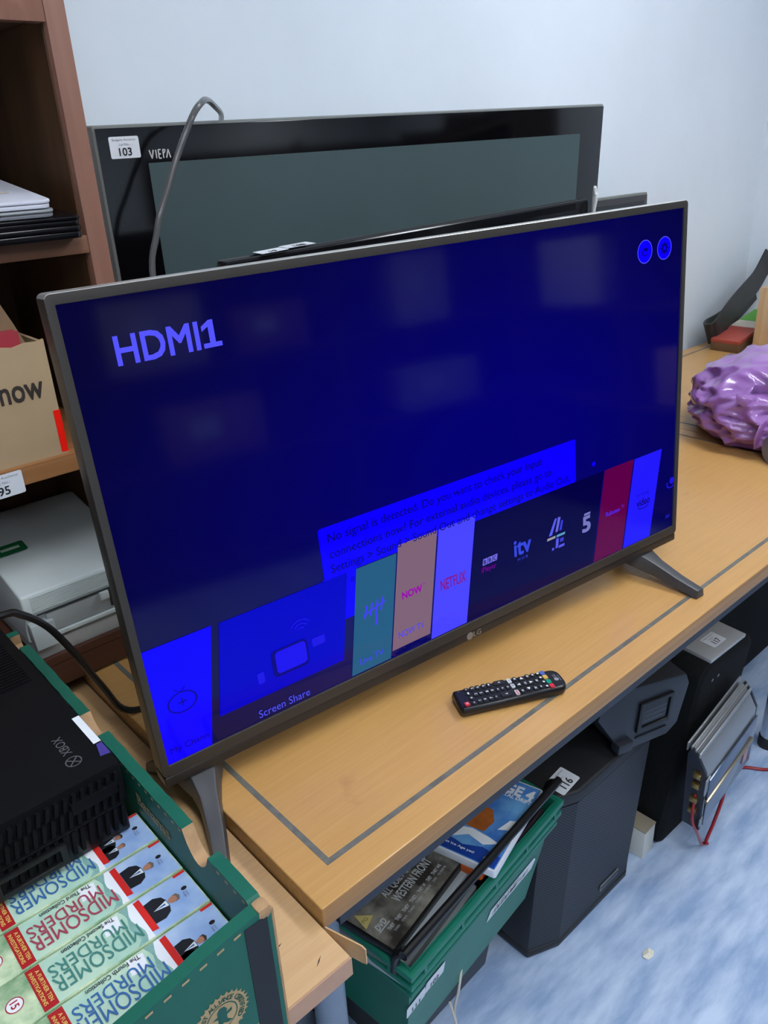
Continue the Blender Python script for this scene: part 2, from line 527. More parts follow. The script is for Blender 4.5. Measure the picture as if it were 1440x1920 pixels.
MB().box((-0.14, 0, 0), (0.085, 0.003, 0.168)).build('cover', redb, t2, bevel=0.001)
MB().box((-0.14, 0.015, 0), (0.085, 0.018, 0.168)).build('cover', redb, t2, bevel=0.001)
MB().box((-0.135, 0.0032, 0.003), (0.08, 0.0148, 0.164)).build('pages', M('pages', (200, 180, 170), 0.8), t2)

# ribbed label printer on the bottom shelf
prm = M('printer_shell', (198, 207, 206), 0.5, var=0.03, vs=10)
prd = M('printer_base', (172, 174, 172), 0.55)
t = thing('label_printer', 'pale grey desktop printer with ribbed front on the bottom shelf', 'printer', (-0.066, 0.583, 0.7962))
PW = 0.185
MB().prism([(0.0, 0.0), (0.26, 0.0), (0.26, 0.02), (0.0, 0.024)], 'x', 0.004, PW).build('base', prd, t, bevel=0.002)
MB().prism([(0.014, 0.045), (0.0, 0.075), (0.004, 0.105), (0.235, 0.145), (0.255, 0.14), (0.255, 0.0205), (0.014, 0.0245)], 'x', 0.0, PW - 0.002).build('shell', prm, t, bevel=0.004, seg=3)
for k in range(9):
    z = 0.0775 + 0.0027 * k
    MB().box((0.012, -0.0008 + 0.00035 * k, z), (PW - 0.008, 0.004, z + 0.0014)).build('rib', prm, t)
MB().box((0.028, -0.004, 0.030), (PW - 0.004, 0.016, 0.036)).build('tear_bar', prm, t, bevel=0.001)
MB().box((0.028, 0.0, 0.037), (PW - 0.006, 0.013, 0.069)).build('slot_cover', M('printer_panel', (158, 164, 164), 0.45), t, bevel=0.002)
MB().box((0.016, -0.0015, 0.0715), (PW - 0.02, 0.006, 0.073)).build('seam', M('seam_dark', (40, 42, 42), 0.7), t)
MB().prism([(-0.012, 0.022), (0.012, 0.030), (0.012, 0.064), (-0.004, 0.058)], 'x', 0.002, 0.036).build('front_lug', M('printer_lug', (160, 168, 168), 0.5), t, bevel=0.002)
MB().box((0.108, -0.006, 0.058), (0.122, 0.004, 0.071)).build('release_tab', prm, t, bevel=0.0015)
MB().box((0.123, -0.002, 0.042), (0.127, 0.0, 0.07)).build('vent_slot', M('seam_dark', (40, 42, 42), 0.7), t)
pm = fr((0.012, 0.125, 0.127), (1, 0, 0), (0, 0.985, 0.17))
lb = flat('maker_badge', rrect(-0.04, -0.014, 0.045, 0.014, 0.004), M('green_badge', (20, 96, 56), 0.4), t, pm, 0.002)
flat('badge_text_panel', rrect(0.008, -0.004, 0.036, 0.003, 0.001), M('badge_pale', (170, 196, 176), 0.5), t, pm, 0.0026)

# black cable arching over the printer
mb = MB().tube(smooth_path([(-0.35, 0.43, 0.93), (-0.22, 0.445, 0.957), (-0.124, 0.45, 0.959), (-0.1, 0.45, 0.95), (-0.074, 0.45, 0.92), (-0.05, 0.45, 0.868), (-0.026, 0.45, 0.803), (0.0, 0.445, 0.748), (0.06, 0.43, 0.746), (0.16, 0.42, 0.746)], 6), 0.0048, 8)
tag(mb.build('black_cable', M('cable_black', (22, 22, 24), 0.3)), 'thin black cable arching from the left over the printer down to the table', 'cable')

# ------------------------------------------------------------------ the lit television in front
tvp = M('tv_dark_plastic', (44, 40, 38), 0.34, var=0.06, vs=40)
tvm = M('tv_brushed_frame', (66, 62, 58), 0.4, metal=0.3, var=0.06, vs=8, stretch=(1, 1, 60))
Rl = rot3(-0.115703, -0.074981, -0.013771)
t = thing('television', 'large flat television switched on showing a blue HDMI1 menu screen', 'television', (-0.047153, 0.234302, 0.790788), Rl)
TW, THt = 0.967, 0.5595
O_, I_ = rrect(0, 0, TW, THt, 0.0065, 5), rrect(0.0092, 0.0155, TW - 0.0092, THt - 0.0108, 0.0006, 5)
n_ = len(O_)
vs = [(x, 0.0, z) for x, z in O_] + [(x, 0.0, z) for x, z in I_] + [(x, 0.03, z) for x, z in O_] + [(x, 0.03, z) for x, z in I_]
fs = []
for i in range(n_):
    j = (i + 1) % n_
    fs += [(i, j, n_ + j, n_ + i), (2 * n_ + i, 3 * n_ + i, 3 * n_ + j, 2 * n_ + j), (i, 2 * n_ + i, 2 * n_ + j, j), (n_ + i, n_ + j, 3 * n_ + j, 3 * n_ + i)]
frame_tv = MB()
frame_tv.add(vs, fs)
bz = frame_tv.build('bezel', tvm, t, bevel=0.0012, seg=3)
bz.data.materials.append(M('tv_lit_top_edge', (212, 210, 206), 0.42, metal=0.88, var=0.05, vs=8, stretch=(1, 1, 60)))
for p_ in bz.data.polygons:  # upward faces get a brighter metal, painting in the light on the top edge
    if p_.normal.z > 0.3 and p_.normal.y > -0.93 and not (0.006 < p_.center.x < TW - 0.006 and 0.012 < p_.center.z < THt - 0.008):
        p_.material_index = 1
MB().box((0.0006, 0.0012, -0.0148), (TW - 0.0006, 0.032, -0.0002)).build('lower_lip', tvp, t, bevel=0.003, seg=3)
MB().box((0.004, 0.0302, 0.002), (TW - 0.004, 0.036, THt - 0.003)).build('back_cover', tvp, t, bevel=0.004)
MB().box((0.08, 0.0362, 0.01), (TW - 0.08, 0.082, 0.36)).build('rear_housing', tvp, t, bevel=0.02, seg=3)
# screen panel with its own light
sm = M('lit_screen', (2, 2, 4), 0.07, spec=0.34)
nt = sm.node_tree
b = nt.nodes['Principled BSDF']
tc = nt.nodes.new('ShaderNodeTexCoord')
mp = nt.nodes.new('ShaderNodeMapping')
mp.inputs['Location'].default_value = (-0.58 * 1.5, 0, -0.24 * 2.2)
mp.inputs['Scale'].default_value = (1.5, 1, 2.2)
nt.links.new(tc.outputs['Object'], mp.inputs[0])
gr = nt.nodes.new('ShaderNodeTexGradient')
gr.gradient_type = 'SPHERICAL'
nt.links.new(mp.outputs[0], gr.inputs[0])
rp = nt.nodes.new('ShaderNodeValToRGB')
rp.color_ramp.elements[0].color = lin((5, 4, 52))
rp.color_ramp.elements[1].color = lin((2, 0, 112))
rp.color_ramp.elements[1].position = 0.8
nt.links.new(gr.outputs[1], rp.inputs[0])
nt.links.new(rp.outputs[0], b.inputs['Emission Color'])
b.inputs['Emission Strength'].default_value = 1.0
scr = MB().box((0.009, 0.0025, 0.0153), (TW - 0.009, 0.006, THt - 0.0106)).build('screen', sm, t, smooth=0)
SM = fr((0, 0.0024, 0), (1, 0, 0), (0, 0, 1))
G = lambda n, c: glow('ui_' + n, c, rough=0.08)
def ui(pts, mat, lift=0.0004, name='menu_tile'):
    return flat(name, pts, mat, scr, SM, lift)
def ut(s, x, y, mat, w=None, h=None, bold=0.0, align='c', lift=0.0008, shear=0.0, name='lettering'):
    return text(s, mat, scr, SM @ Matrix.Translation((x, y, lift)), w=w, h=h, bold=bold, align=align, shear=shear, name=name)
bright, pale, deep = G('bright', (12, 0, 255)), G('pale', (84, 84, 255)), G('deep', (0, 0, 202))
darkb = G('dark_text', (6, 4, 120))
ut('HDMI', 0.0995, 0.4965, pale, w=0.088, h=0.0280, bold=0.024)
ui([(0.1475, 0.4822), (0.1685, 0.4822), (0.1685, 0.4872), (0.1475, 0.4872)], pale, 0.0009, 'numeral_one')
ui([(0.1550, 0.4822), (0.1615, 0.4822), (0.1615, 0.5108), (0.1565, 0.5108), (0.1475, 0.5050), (0.1475, 0.4998), (0.1550, 0.5040)], pale, 0.0008, 'numeral_one')
for cx in (0.8674, 0.9138):
    ui(circ(cx, 0.4945, 0.0172, 32), bright, name='round_icon')
    annulus('icon_ring', cx, 0.4945, 0.0160, 0.0172, pale, scr, SM, 40, 0.0006)
annulus('gear_icon', 0.9138, 0.4945, 0.003, 0.0065, darkb, scr, SM, 20, 0.0007)
for k in range(8):
    a = k * math.pi / 4
    c, s_ = math.cos(a), math.sin(a)
    ui([(0.9138 + c * 0.006 - s_ * 0.0014, 0.4945 + s_ * 0.006 + c * 0.0014), (0.9138 + c * 0.006 + s_ * 0.0014, 0.4945 + s_ * 0.006 - c * 0.0014),
        (0.9138 + c * 0.0095 + s_ * 0.0011, 0.4945 + s_ * 0.0095 - c * 0.0011), (0.9138 + c * 0.0095 - s_ * 0.0011, 0.4945 + s_ * 0.0095 + c * 0.0011)], darkb, 0.0007, 'gear_tooth')
annulus('input_icon', 0.8674, 0.4935, 0.0052, 0.0068, darkb, scr, SM, 20, 0.0007, 0.8, 60, 330)
ui(rrect(0.866, 0.495, 0.874, 0.4995, 0.001), darkb, 0.0007, 'input_icon')
# message panel
ui(rrect(0.2495, 0.1700, 0.7112, 0.2398, 0.004), bright, 0.0003, 'message_panel')
ui([(0.2475, 0.105), (0.298, 0.105), (0.298, 0.171), (0.2475, 0.171)], bright, 0.00031, 'message_panel')
ut('No signal is detected. Do you want to check your Input', 0.262, 0.2222, darkb, w=0.376, align='l')
ut('connections now? For external audio devices, please go to', 0.262, 0.2, darkb, w=0.395, align='l')
ut('Settings > Sound > Sound Out and change settings to Audio Out.', 0.261, 0.1798, darkb, w=0.436, align='l')
ut('it', 0.2885, 0.158, darkb, h=0.0075, align='l')
def slant(x, w, y0, y1):
    k = 0.18
    return [(x - k * (0.17 - y0), y0), (x + w - k * (0.17 - y0), y0), (x + w - k * (0.17 - y1), y1), (x - k * (0.17 - y1), y1)]
navy = G('navy', (3, 1, 66))
# ribbon of tiles
ui([(0.0092, 0.0155), (0.0655, 0.0155), (0.0937, 0.1697), (0.0092, 0.1697)], bright, 0.0005)
ui(slant(0.1037, 0.180, 0.0478, 0.1690), deep, 0.0005)
ui(slant(0.298, 0.0648, 0.0175, 0.1690), G('teal', (36, 92, 130)), 0.00055)
ui(slant(0.3648, 0.067, 0.0270, 0.1792), G('salmon', (126, 98, 118)), 0.0006)
ui(slant(0.4345, 0.0672, 0.0170, 0.1790), G('netflix_blue', (72, 68, 255)), 0.0006)
ui(slant(0.5035, 0.272, 0.0165, 0.1700), navy, 0.00045)
ui(slant(0.7782, 0.0705, 0.0165, 0.1700), G('crimson', (92, 0, 72)), 0.00055)
ui(slant(0.8517, 0.0705, 0.0165, 0.1690), G('prime_blue', (34, 26, 252)), 0.00055)
# my channels
mtx = G('deep_text', (8, 0, 150))
ut('My Chann', 0.0155, 0.0310, mtx, w=0.048, h=0.010, align='l', lift=0.001)
annulus('channel_icon', 0.042, 0.0895, 0.0165, 0.0185, mtx, scr, SM, 28, 0.001, 0.75)
ui([(0.0365, 0.0888), (0.0475, 0.0888), (0.0475, 0.0902), (0.0365, 0.0902)], mtx, 0.001, 'plus_icon')
ui([(0.0413, 0.084), (0.0427, 0.084), (0.0427, 0.095), (0.0413, 0.095)], mtx, 0.001, 'plus_icon')
for s_ in (-1, 1):
    ui([(0.042, 0.1035), (0.042 + s_ * 0.0065, 0.1085), (0.042 + s_ * 0.0075, 0.1078), (0.0425, 0.1026)], mtx, 0.001, 'aerial_icon')
# screen share
ut('Screen Share', 0.168, 0.026, G('share_text', (80, 84, 240)), w=0.074, h=0.011, lift=0.001)
dk2 = G('share_dark', (6, 0, 128))
ui(rrect(0.160, 0.066, 0.212, 0.104, 0.007), dk2, 0.001, 'tv_icon')
ui(rrect(0.1655, 0.070, 0.2095, 0.101, 0.005), G('share_mid', (28, 16, 240)), 0.0012, 'tv_icon')
ui(rrect(0.138, 0.067, 0.1475, 0.0825, 0.002), G('share_soft', (28, 20, 228)), 0.001, 'phone_icon')
ui(rrect(0.219, 0.086, 0.238, 0.098, 0.002), G('share_soft', (28, 20, 228)), 0.001, 'tablet_icon')
for r in (0.006, 0.0115, 0.017):
    annulus('wifi_icon', 0.2065, 0.115, r - 0.0014, r, G('share_soft', (28, 20, 228)), scr, SM, 14, 0.001, 1, 35, 145)
# live tv
lt = G('live_text', (64, 62, 246))
ut('Live TV', 0.305, 0.0335, lt, w=0.039, h=0.0095, lift=0.001)
for k in range(4):
    x = 0.2995 + 0.009 * k
    ui([(x, 0.094 + 0.001 * k), (x + 0.003, 0.094 + 0.001 * k), (x + 0.0085, 0.112 + 0.001 * k), (x + 0.0055, 0.112 + 0.001 * k)], lt, 0.001, 'aerial_icon')
ui([(0.299, 0.0975), (0.336, 0.107), (0.336, 0.1095), (0.299, 0.1)], lt, 0.001, 'aerial_icon')
ui([(0.3165, 0.078), (0.3195, 0.078), (0.3215, 0.098), (0.3185, 0.098)], lt, 0.001, 'aerial_icon')
# now tv
ut('NOW', 0.3815, 0.1035, G('now_magenta', (150, 0, 170)), w=0.034, h=0.0105, bold=0.04, lift=0.001)
ut('TV', 0.4035, 0.1075, G('now_magenta', (150, 0, 170)), w=0.0075, h=0.005, lift=0.001)
ut('NOW TV', 0.3745, 0.0465, lt, w=0.045, h=0.010, lift=0.001)
ut('NETFLIX', 0.4545, 0.0935, G('netflix_red', (132, 8, 120)), w=0.046, h=0.0165, bold=0.01, lift=0.001)
# bbc itv 4 5
for k, ch in enumerate('BBC'):
    x = 0.5105 + 0.0098 * k
    ui(slant(x + 0.0135, 0.0088, 0.0965, 0.1065), G('soft_white', (112, 108, 226)), 0.001, 'logo_block')
    ut(ch, x + 0.0049, 0.1015, navy, h=0.0062, bold=0.02, lift=0.0013)
ut('iPlayer', 0.5225, 0.0885, G('iplayer', (96, 0, 128)), w=0.029, h=0.0105, bold=0.02, lift=0.001)
itvm = G('itv_blue', (52, 70, 220))
ut('itv', 0.592, 0.101, itvm, w=0.034, h=0.0245, bold=0.03, lift=0.001)
ut('H U B', 0.5915, 0.0815, itvm, w=0.021, h=0.0045, lift=0.001)
for pts, c in (([(0.648, 0.0975), (0.655, 0.0975), (0.667, 0.123), (0.662, 0.123)], (88, 92, 236)), ([(0.6625, 0.1), (0.668, 0.1), (0.675, 0.122), (0.6695, 0.124)], (100, 100, 220)),
               ([(0.671, 0.1), (0.6765, 0.1), (0.6805, 0.116), (0.676, 0.116)], (52, 60, 220)), ([(0.644, 0.0905), (0.6625, 0.0905), (0.6625, 0.0945), (0.645, 0.0945)], (150, 150, 160)),
               ([(0.6645, 0.0905), (0.6835, 0.0905), (0.6845, 0.0945), (0.6655, 0.0945)], (90, 150, 190)), ([(0.662, 0.0725), (0.668, 0.0725), (0.670, 0.0885), (0.664, 0.0885)], (84, 86, 230)),
               ([(0.669, 0.071), (0.682, 0.071), (0.683, 0.0755), (0.67, 0.0755)], (84, 86, 230)), ([(0.672, 0.08), (0.680, 0.08), (0.681, 0.0865), (0.673, 0.0865)], (60, 60, 200)),
               ([(0.654, 0.071), (0.6585, 0.071), (0.6592, 0.0755), (0.6547, 0.0755)], (84, 86, 230))):
    ui(pts, G('four_%d_%d_%d' % c, c), 0.001, 'logo_block')
ut('5', 0.7335, 0.0915, G('five', (116, 118, 190)), w=0.017, h=0.0255, bold=0.04, lift=0.001)
ui([(0.728, 0.1065), (0.7425, 0.1065), (0.7432, 0.1105), (0.7287, 0.1105)], G('five', (116, 118, 190)), 0.001, 'logo_block')
ut('Rakuten', 0.7975, 0.0925, G('rakuten', (78, 40, 230)), w=0.034, h=0.0075, bold=0.02, lift=0.001)
ut('TV', 0.822, 0.0945, G('rakuten', (78, 40, 230)), w=0.008, h=0.0065, lift=0.001)
ut('prime', 0.874, 0.101, G('prime_a', (24, 14, 214)), w=0.031, h=0.010, lift=0.001)
ut('video', 0.875, 0.0875, G('prime_b', (12, 4, 96)), w=0.034, h=0.0135, bold=0.01, lift=0.001)
annulus('smile_icon', 0.875, 0.098, 0.026, 0.0275, G('prime_b', (12, 4, 96)), scr, SM, 14, 0.001, 0.85, 240, 300)
ui(circ(0.9515, 0.1035, 0.0062, 20), G('av_blue', (30, 22, 220)), 0.001, 'av_icon')
annulus('av_icon', 0.948, 0.098, 0.008, 0.011, G('av_blue', (30, 22, 220)), scr, SM, 20, 0.001, 0.7, 140, 330)
ut('AV', 0.943, 0.0385, G('av_text', (42, 42, 210)), w=0.012, h=0.007, lift=0.001)
ui(circ(0.7511, 0.1885, 0.004, 18), bright, 0.001, 'page_dot')
# maker's mark on the lip
LM = fr((0, 0.0008, 0), (1, 0, 0), (0, 0, 1))
lgm = M('silver_print', (150, 148, 144), 0.3, metal=0.5)
flat('maker_roundel', circ(0.4775, -0.0070, 0.0062, 24), lgm, t, LM, 0.0002)
text('LG', lgm, t, LM @ Matrix.Translation((0.492, -0.0070, 0.0002)), w=0.0145, h=0.0085, bold=0.02)
# feet: an inverted V each
def foot(u, du, drop, drop_b):
    """du: how far the front tip splays sideways from the mount"""
    def sec(k, cy, cz, hw, hv):
        cx = u + du * k
        return [(cx - hw, cy, cz - hv), (cx + hw, cy, cz - hv), (cx + hw * 0.75, cy, cz + hv), (cx - hw * 0.75, cy, cz + hv)]
    e = drop - 0.071
    f = MB().loft([sec(0, 0.045, -0.019, 0.032, 0.010), sec(0, 0.02, -0.021, 0.030, 0.012), sec(0.1, -0.0, -0.030, 0.020, 0.013), sec(0.25, -0.02, -0.038 - e * 0.3, 0.0145, 0.0115), sec(0.6, -0.06, -0.052 - e * 0.7, 0.012, 0.009), sec(1, -0.0985, -drop + 0.0075, 0.0105, 0.0075)])
    f.loft([sec(0, 0.03, -0.020, 0.030, 0.010), sec(0.2, 0.055, -0.032, 0.018, 0.011), sec(1, 0.12, -drop_b + 0.0065, 0.0105, 0.0065)])
    f.build('stand_foot', M('tv_foot_plastic', (66, 66, 68), 0.36, var=0.08, vs=30), t, bevel=0.002, seg=2)
foot(0.890, 0.011, 0.0705, 0.0535)
foot(0.0500, -0.034, 0.0835, 0.0655)

# ------------------------------------------------------------------ plasma television behind, lot 103
bezel_black = M('piano_black', (8, 8, 11), 0.09, coat=0.3)
greyside = M('tv_grey_side', (122, 126, 124), 0.4)
plasma = M('plasma_glass', (74, 90, 92), 0.22, spec=0.5, var=0.05, vs=3)
t = thing('plasma_television', 'big switched-off black television at the back with a 103 lot label', 'television', (0.254, 0.79, 1.506), rot3(-0.14, 0.035, -0.012))
PWd, PH = 1.124, 0.70
MB().box((0, 0.003, -PH), (PWd, 0.04, 0)).build('housing', greyside, t, bevel=0.004, seg=3)
MB().box((0.15, 0.0402, -PH + 0.02), (PWd - 0.15, 0.085, -0.12)).build('rear_housing', blk_gloss, t, bevel=0.01)
MB().box((0.0045, 0.0, -PH + 0.004), (PWd - 0.003, 0.0028, -0.0045)).build('bezel', bezel_black, t, bevel=0.001)
MB().box((0.0795, -0.0005, -0.63), (1.052, -0.0001, -0.0565)).build('screen', plasma, t, smooth=0)
VM = fr((0, -0.0002, 0), (1, 0, 0), (0, 0, 1))
vm = M('viera_silver', (208, 208, 204), 0.35)
# the brand lettering is drawn stroke by stroke, without crossbars
def stroke(a, b_, w=0.0016):
    d = (Vector(b_) - Vector(a)).normalized()
    n = Vector((-d.y, d.x)) * w / 2
    flat('brand_stroke', [tuple(Vector(a) + n), tuple(Vector(a) - n), tuple(Vector(b_) - n), tuple(Vector(b_) + n)], vm, t, VM, 0.0003)
x0, y0, hh = 0.0835, -0.0505, 0.0125
for a, b_ in (((0, 1), (.1, 0)), ((.1, 0), (.2, 1)), ((.32, 1), (.32, 0)), ((.44, 1), (.44, 0)), ((.44, 1), (.56, 1)), ((.44, .5), (.55, .5)), ((.44, 0), (.56, 0)), ((.66, 1), (.66, 0)), ((.66, 1), (.78, .95)), ((.78, .95), (.7, .55)), ((.80, 0), (.92, 1)), ((.92, 1), (1.0, 0))):
    stroke((x0 + a[0] * 0.034, y0 + a[1] * hh), (x0 + b_[0] * 0.034, y0 + b_[1] * hh), 0.0018)
lot_label(t, fr((0.0455, -0.001, -0.032), (1, 0, 0), (0, 0, 1)), 0.047, 0.031, '103')
MB().box((0.45, 0.01, -0.742), (0.67, 0.05, -PH)).build('stand_neck', blk_gloss, t)
MB().prism(rrect(0.3, -0.09, 0.82, 0.17, 0.03), 'z', -0.7605, -0.742).build('stand_base', blk_gloss, t, bevel=0.002)

# grey-black mains lead over the plasma set
mb = MB().tube(smooth_path([(0.222, 0.60, 1.10), (0.226, 0.61, 1.22), (0.232, 0.62, 1.312), (0.246, 0.62, 1.355), (0.258, 0.62, 1.386), (0.277, 0.62, 1.42), (0.295, 0.62, 1.454), (0.327, 0.615, 1.508), (0.354, 0.63, 1.527), (0.385, 0.665, 1.532), (0.43, 0.72, 1.527), (0.49, 0.80, 1.5175), (0.53, 0.875, 1.495), (0.54, 0.915, 1.42), (0.54, 0.92, 1.2)], 6), 0.0046, 10)
tag(mb.build('mains_lead', M('lead_grey', (88, 88, 90), 0.25)), 'grey mains lead looping over the top of the plasma television', 'cable')

# slim television between them, lot 108
t = thing('slim_television', 'slim black television just behind the lit one with 108 labels on top', 'television', (0.300, 0.53, 1.318), rot3(-0.075, 0.0, -0.034))
SWd = 0.795
MB().box((0, 0, -0.47), (SWd, 0.03, 0)).build('housing', blk_gloss, t, bevel=0.005, seg=3)
MB().box((0.012, -0.0006, -0.455), (SWd - 0.012, -0.0002, -0.014)).build('screen', M('dead_screen', (16, 17, 20), 0.12), t)
MB().ring((0.002, 0.002, SWd - 0.002, 0.026), (0.0045, 0.0045, SWd - 0.0045, 0.0235), 'z', 0.0, 0.0015).build('trim', M('trim_silver', (120, 122, 126), 0.25, metal=0.7), t)
MB().box((SWd / 2 - 0.04, 0.008, -0.56), (SWd / 2 + 0.04, 0.03, -0.47)).build('stand_neck', blk_gloss, t)
MB().prism(rrect(SWd / 2 - 0.2, -0.06, SWd / 2 + 0.2, 0.10, 0.02), 'z', -0.578, -0.56).build('stand_base', blk_gloss, t, bevel=0.002)
lot_label(t, fr((0.083, 0.012, 0.004), (1, 0.10, 0.0), (0, 1, 0.02)), 0.05, 0.03, '10', head=False)
lot_label(t, fr((0.133, 0.018, 0.005), (1, -0.02, 0.01), (0, 1, 0.02)), 0.05, 0.03, '108')
mb = MB().tube(smooth_path([(1.083, 0.46, 1.10), (1.084, 0.455, 1.30), (1.087, 0.452, 1.345), (1.091, 0.457, 1.357), (1.095, 0.462, 1.345), (1.098, 0.465, 1.10)], 5), 0.0032, 8)
tag(mb.build('white_lead', M('lead_white', (205, 206, 204), 0.4)), 'short white lead sticking up at the right end of the slim television', 'cable')

# fourth television leaning at the wall
t = thing('leaning_television', 'television mostly hidden against the wall, only its right top corner showing', 'television', (1.04, 0.845, 1.300), rot3(0.0, -0.06, 0.0))
MB().box((0, 0.0, -0.56), (0.887, 0.03, 0)).build('housing', M('tv_olive_grey', (118, 120, 112), 0.35, metal=0.3), t, bevel=0.0025)
MB().box((0.004, -0.002, -0.555), (0.884, -0.0002, -0.006)).build('bezel', M('bezel_brown_black', (34, 30, 30), 0.3), t, bevel=0.0005)
MB().box((0.02, -0.0026, -0.52), (0.868, -0.0021, -0.022)).build('screen', M('dead_screen', (16, 17, 20), 0.12), t)

# ------------------------------------------------------------------ remote control
yaw = -0.45522
t = thing('remote_control', 'black television remote with coloured buttons on the table edge', 'remote control', (0.343, 0.140, ZT), Matrix.Rotation(yaw, 3, 'Z'))
# local: x along the length from the power end, y negative towards the viewer
RL, RW = 0.1625, 0.0435
rb = M('remote_black', (22, 22, 25), 0.3, var=0.1)
rf = M('remote_face', (30, 31, 35), 0.38)
prof = [(0.0, -0.004), (0.0, -RW + 0.004), (0.003, -RW)] + [(RL - 0.012 + 0.012 * math.sin(a), -RW / 2 - (RW / 2) * math.cos(a) ** 0.55 if math.cos(a) > 0 else -RW / 2) for a in [math.radians(q) for q in (0, 20, 40, 60, 75)]]
prof2 = [(RL - 0.012 + 0.012 * math.sin(a), -RW / 2 + (RW / 2) * math.cos(a) ** 0.55) for a in [math.radians(q) for q in (75, 60, 40, 20, 0)]]
outline = prof + [(RL, -RW / 2)] + prof2 + [(0.003, 0.0)]
def inset(pts, k, dx=0):
    cx, cy = RL / 2, -RW / 2
    return [(cx + (x - cx) * (1 - 2 * k / RL), cy + (y - cy) * (1 - 2 * k / RW)) for x, y in pts]
rings = [[(x, y, z) for x, y in inset(outline, k)] for z, k in ((0.001, 0.005), (0.004, 0.001), (0.010, 0.0), (0.0155, 0.001), (0.0165, 0.0025))]
MB().loft(rings).build('body', rb, t, smooth=50)
MB().loft([[(x, y, z) for x, y in inset(outline, 0.004)] for z in (0.0163, 0.0168)]).build('face_plate', rf, t)
btn = M('button_rubber', (34, 35, 40), 0.6)
white_b = M('button_white', (214, 216, 214), 0.5)
legend = M('legend_white', (226, 228, 226), 0.5)
RM = fr((0, 0, 0.0168), (1, 0, 0), (0, 1, 0))
def button(s, tt, w, h, mat, leg=None, lw=None, lm=None, height=0.0016):
    x, y = s / 1000, -tt / 1000
    o = MB().prism(rrect(x - w / 2, y - h / 2, x + w / 2, y + h / 2, min(w, h) * 0.3, 3), 'z', 0.0166, 0.0168 + height).build('button', mat, t)
    if leg:
        # legends read with the power end at the top
        text(leg, lm or legend, o, fr((x, y, 0.0170 + height), (0, 1, 0), (-1, 0, 0)), h=lw or 0.0032, bold=0.03, name='legend')
def arrow(s, tt, ang, r=0.0032):
    x, y = s / 1000, -tt / 1000
    o = MB().prism(rrect(x - 0.0042, y - 0.0042, x + 0.0042, y + 0.0042, 0.0012, 3), 'z', 0.0166, 0.0184).build('button', btn, t)
    flat('legend', [(x + r * math.cos(ang + q), y + r * math.sin(ang + q)) for q in (0, 2.2, -2.2)], legend, o, RM, 0.0018)
button(10.9, 35.9, 0.0072, 0.0072, M('button_red', (206, 42, 54), 0.45), 'O', 0.0032, height=0.0022)
text('TV', M('legend_grey', (150, 152, 156), 0.5), t, fr((0.0095, -0.005, 0.0171), (0, 1, 0), (-1, 0, 0)), h=0.002)
for (s, q), l in zip(((20.5, 6), (20.5, 15), (21.3, 25.5), (21.2, 36)), ('=', '-', '*', '=')):
    button(s, q, 0.0062, 0.0066, btn, l, 0.0014 if l in '=-' else 0.003)
for s, row in ((30, '321'), (37.8, '654'), (47, '987'), (54.8, '-0=')):
    for q, l in zip((6.2, 19.4, 34.3), row):
        button(s, q, 0.0062, 0.0088, btn, l, 0.004 if l not in '-=' else 0.0013)
button(70.6, 6.2, 0.017, 0.0092, btn, '^', 0.003)
button(70.8, 33.4, 0.017, 0.0092, btn, '4', 0.004)
for s, l in ((63.3, '='), (70.5, 'v'), (78.5, 'v')):
    button(s, 19.6, 0.0055, 0.0086, btn, l, 0.0026 if l == 'v' else 0.0016)
button(85.8, 7.0, 0.0056, 0.0098, white_b, 'prime', 0.0016, M('legend_dark', (40, 60, 90), 0.5))
button(86.2, 19.2, 0.0056, 0.0082, white_b, 'O', 0.003, M('legend_dark', (40, 60, 90), 0.5))
button(86.0, 34.4, 0.0056, 0.0105, M('button_pinkish', (226, 206, 206), 0.5), 'NETFLIX', 0.0019, M('legend_red', (170, 30, 40), 0.5))
for q, l in ((6.2, '='), (33.9, '=')):
    button(94.6, q, 0.0056, 0.0086, btn, l, 0.0022)
arrow(95.5, 19.8, math.pi)
arrow(104.4, 8.0, math.pi / 2)
button(105.2, 19.8, 0.0074, 0.0088, btn, 'OK', 0.0026)
arrow(104.8, 32.0, -math.pi / 2)
arrow(113.6, 20.0, 0.0)
for q in (6.3, 34.4):
    button(114.2, q, 0.0056, 0.0092, btn, '=', 0.0024)
for q, l in ((5.9, '.'), (19.8, '='), (34.1, '-')):
    button(122.8, q, 0.0056, 0.0072, btn, l, 0.0022 if l != '-' else 0.001)
for q in (5.4, 15.2, 25.7, 36.0):
    button(131.0, q, 0.0052, 0.0056, btn, '.', 0.0024)
for q, c, n in ((6.1, (78, 104, 178), 'blue'), (15.9, (214, 170, 88), 'yellow'), (26.8, (20, 150, 116), 'green'), (36.9, (208, 48, 66), 'red')):
    button(138.0, q, 0.0066, 0.0086, M('button_%s_key' % n, c, 0.45), None, height=0.0018)
flat('maker_roundel', circ(0.1515, -0.0245, 0.0034, 20), M('legend_grey', (150, 152, 156), 0.5), t, RM, 0.0003)
text('LG', M('legend_grey', (150, 152, 156), 0.5), t, fr((0.1512, -0.0172, 0.0171), (0, 1, 0), (-1, 0, 0)), h=0.0042, bold=0.02)
flat('fine_line', [(0.1565, -0.029), (0.1572, -0.029), (0.1572, -0.016), (0.1565, -0.016)], M('legend_grey', (150, 152, 156), 0.5), t, RM, 0.0003)

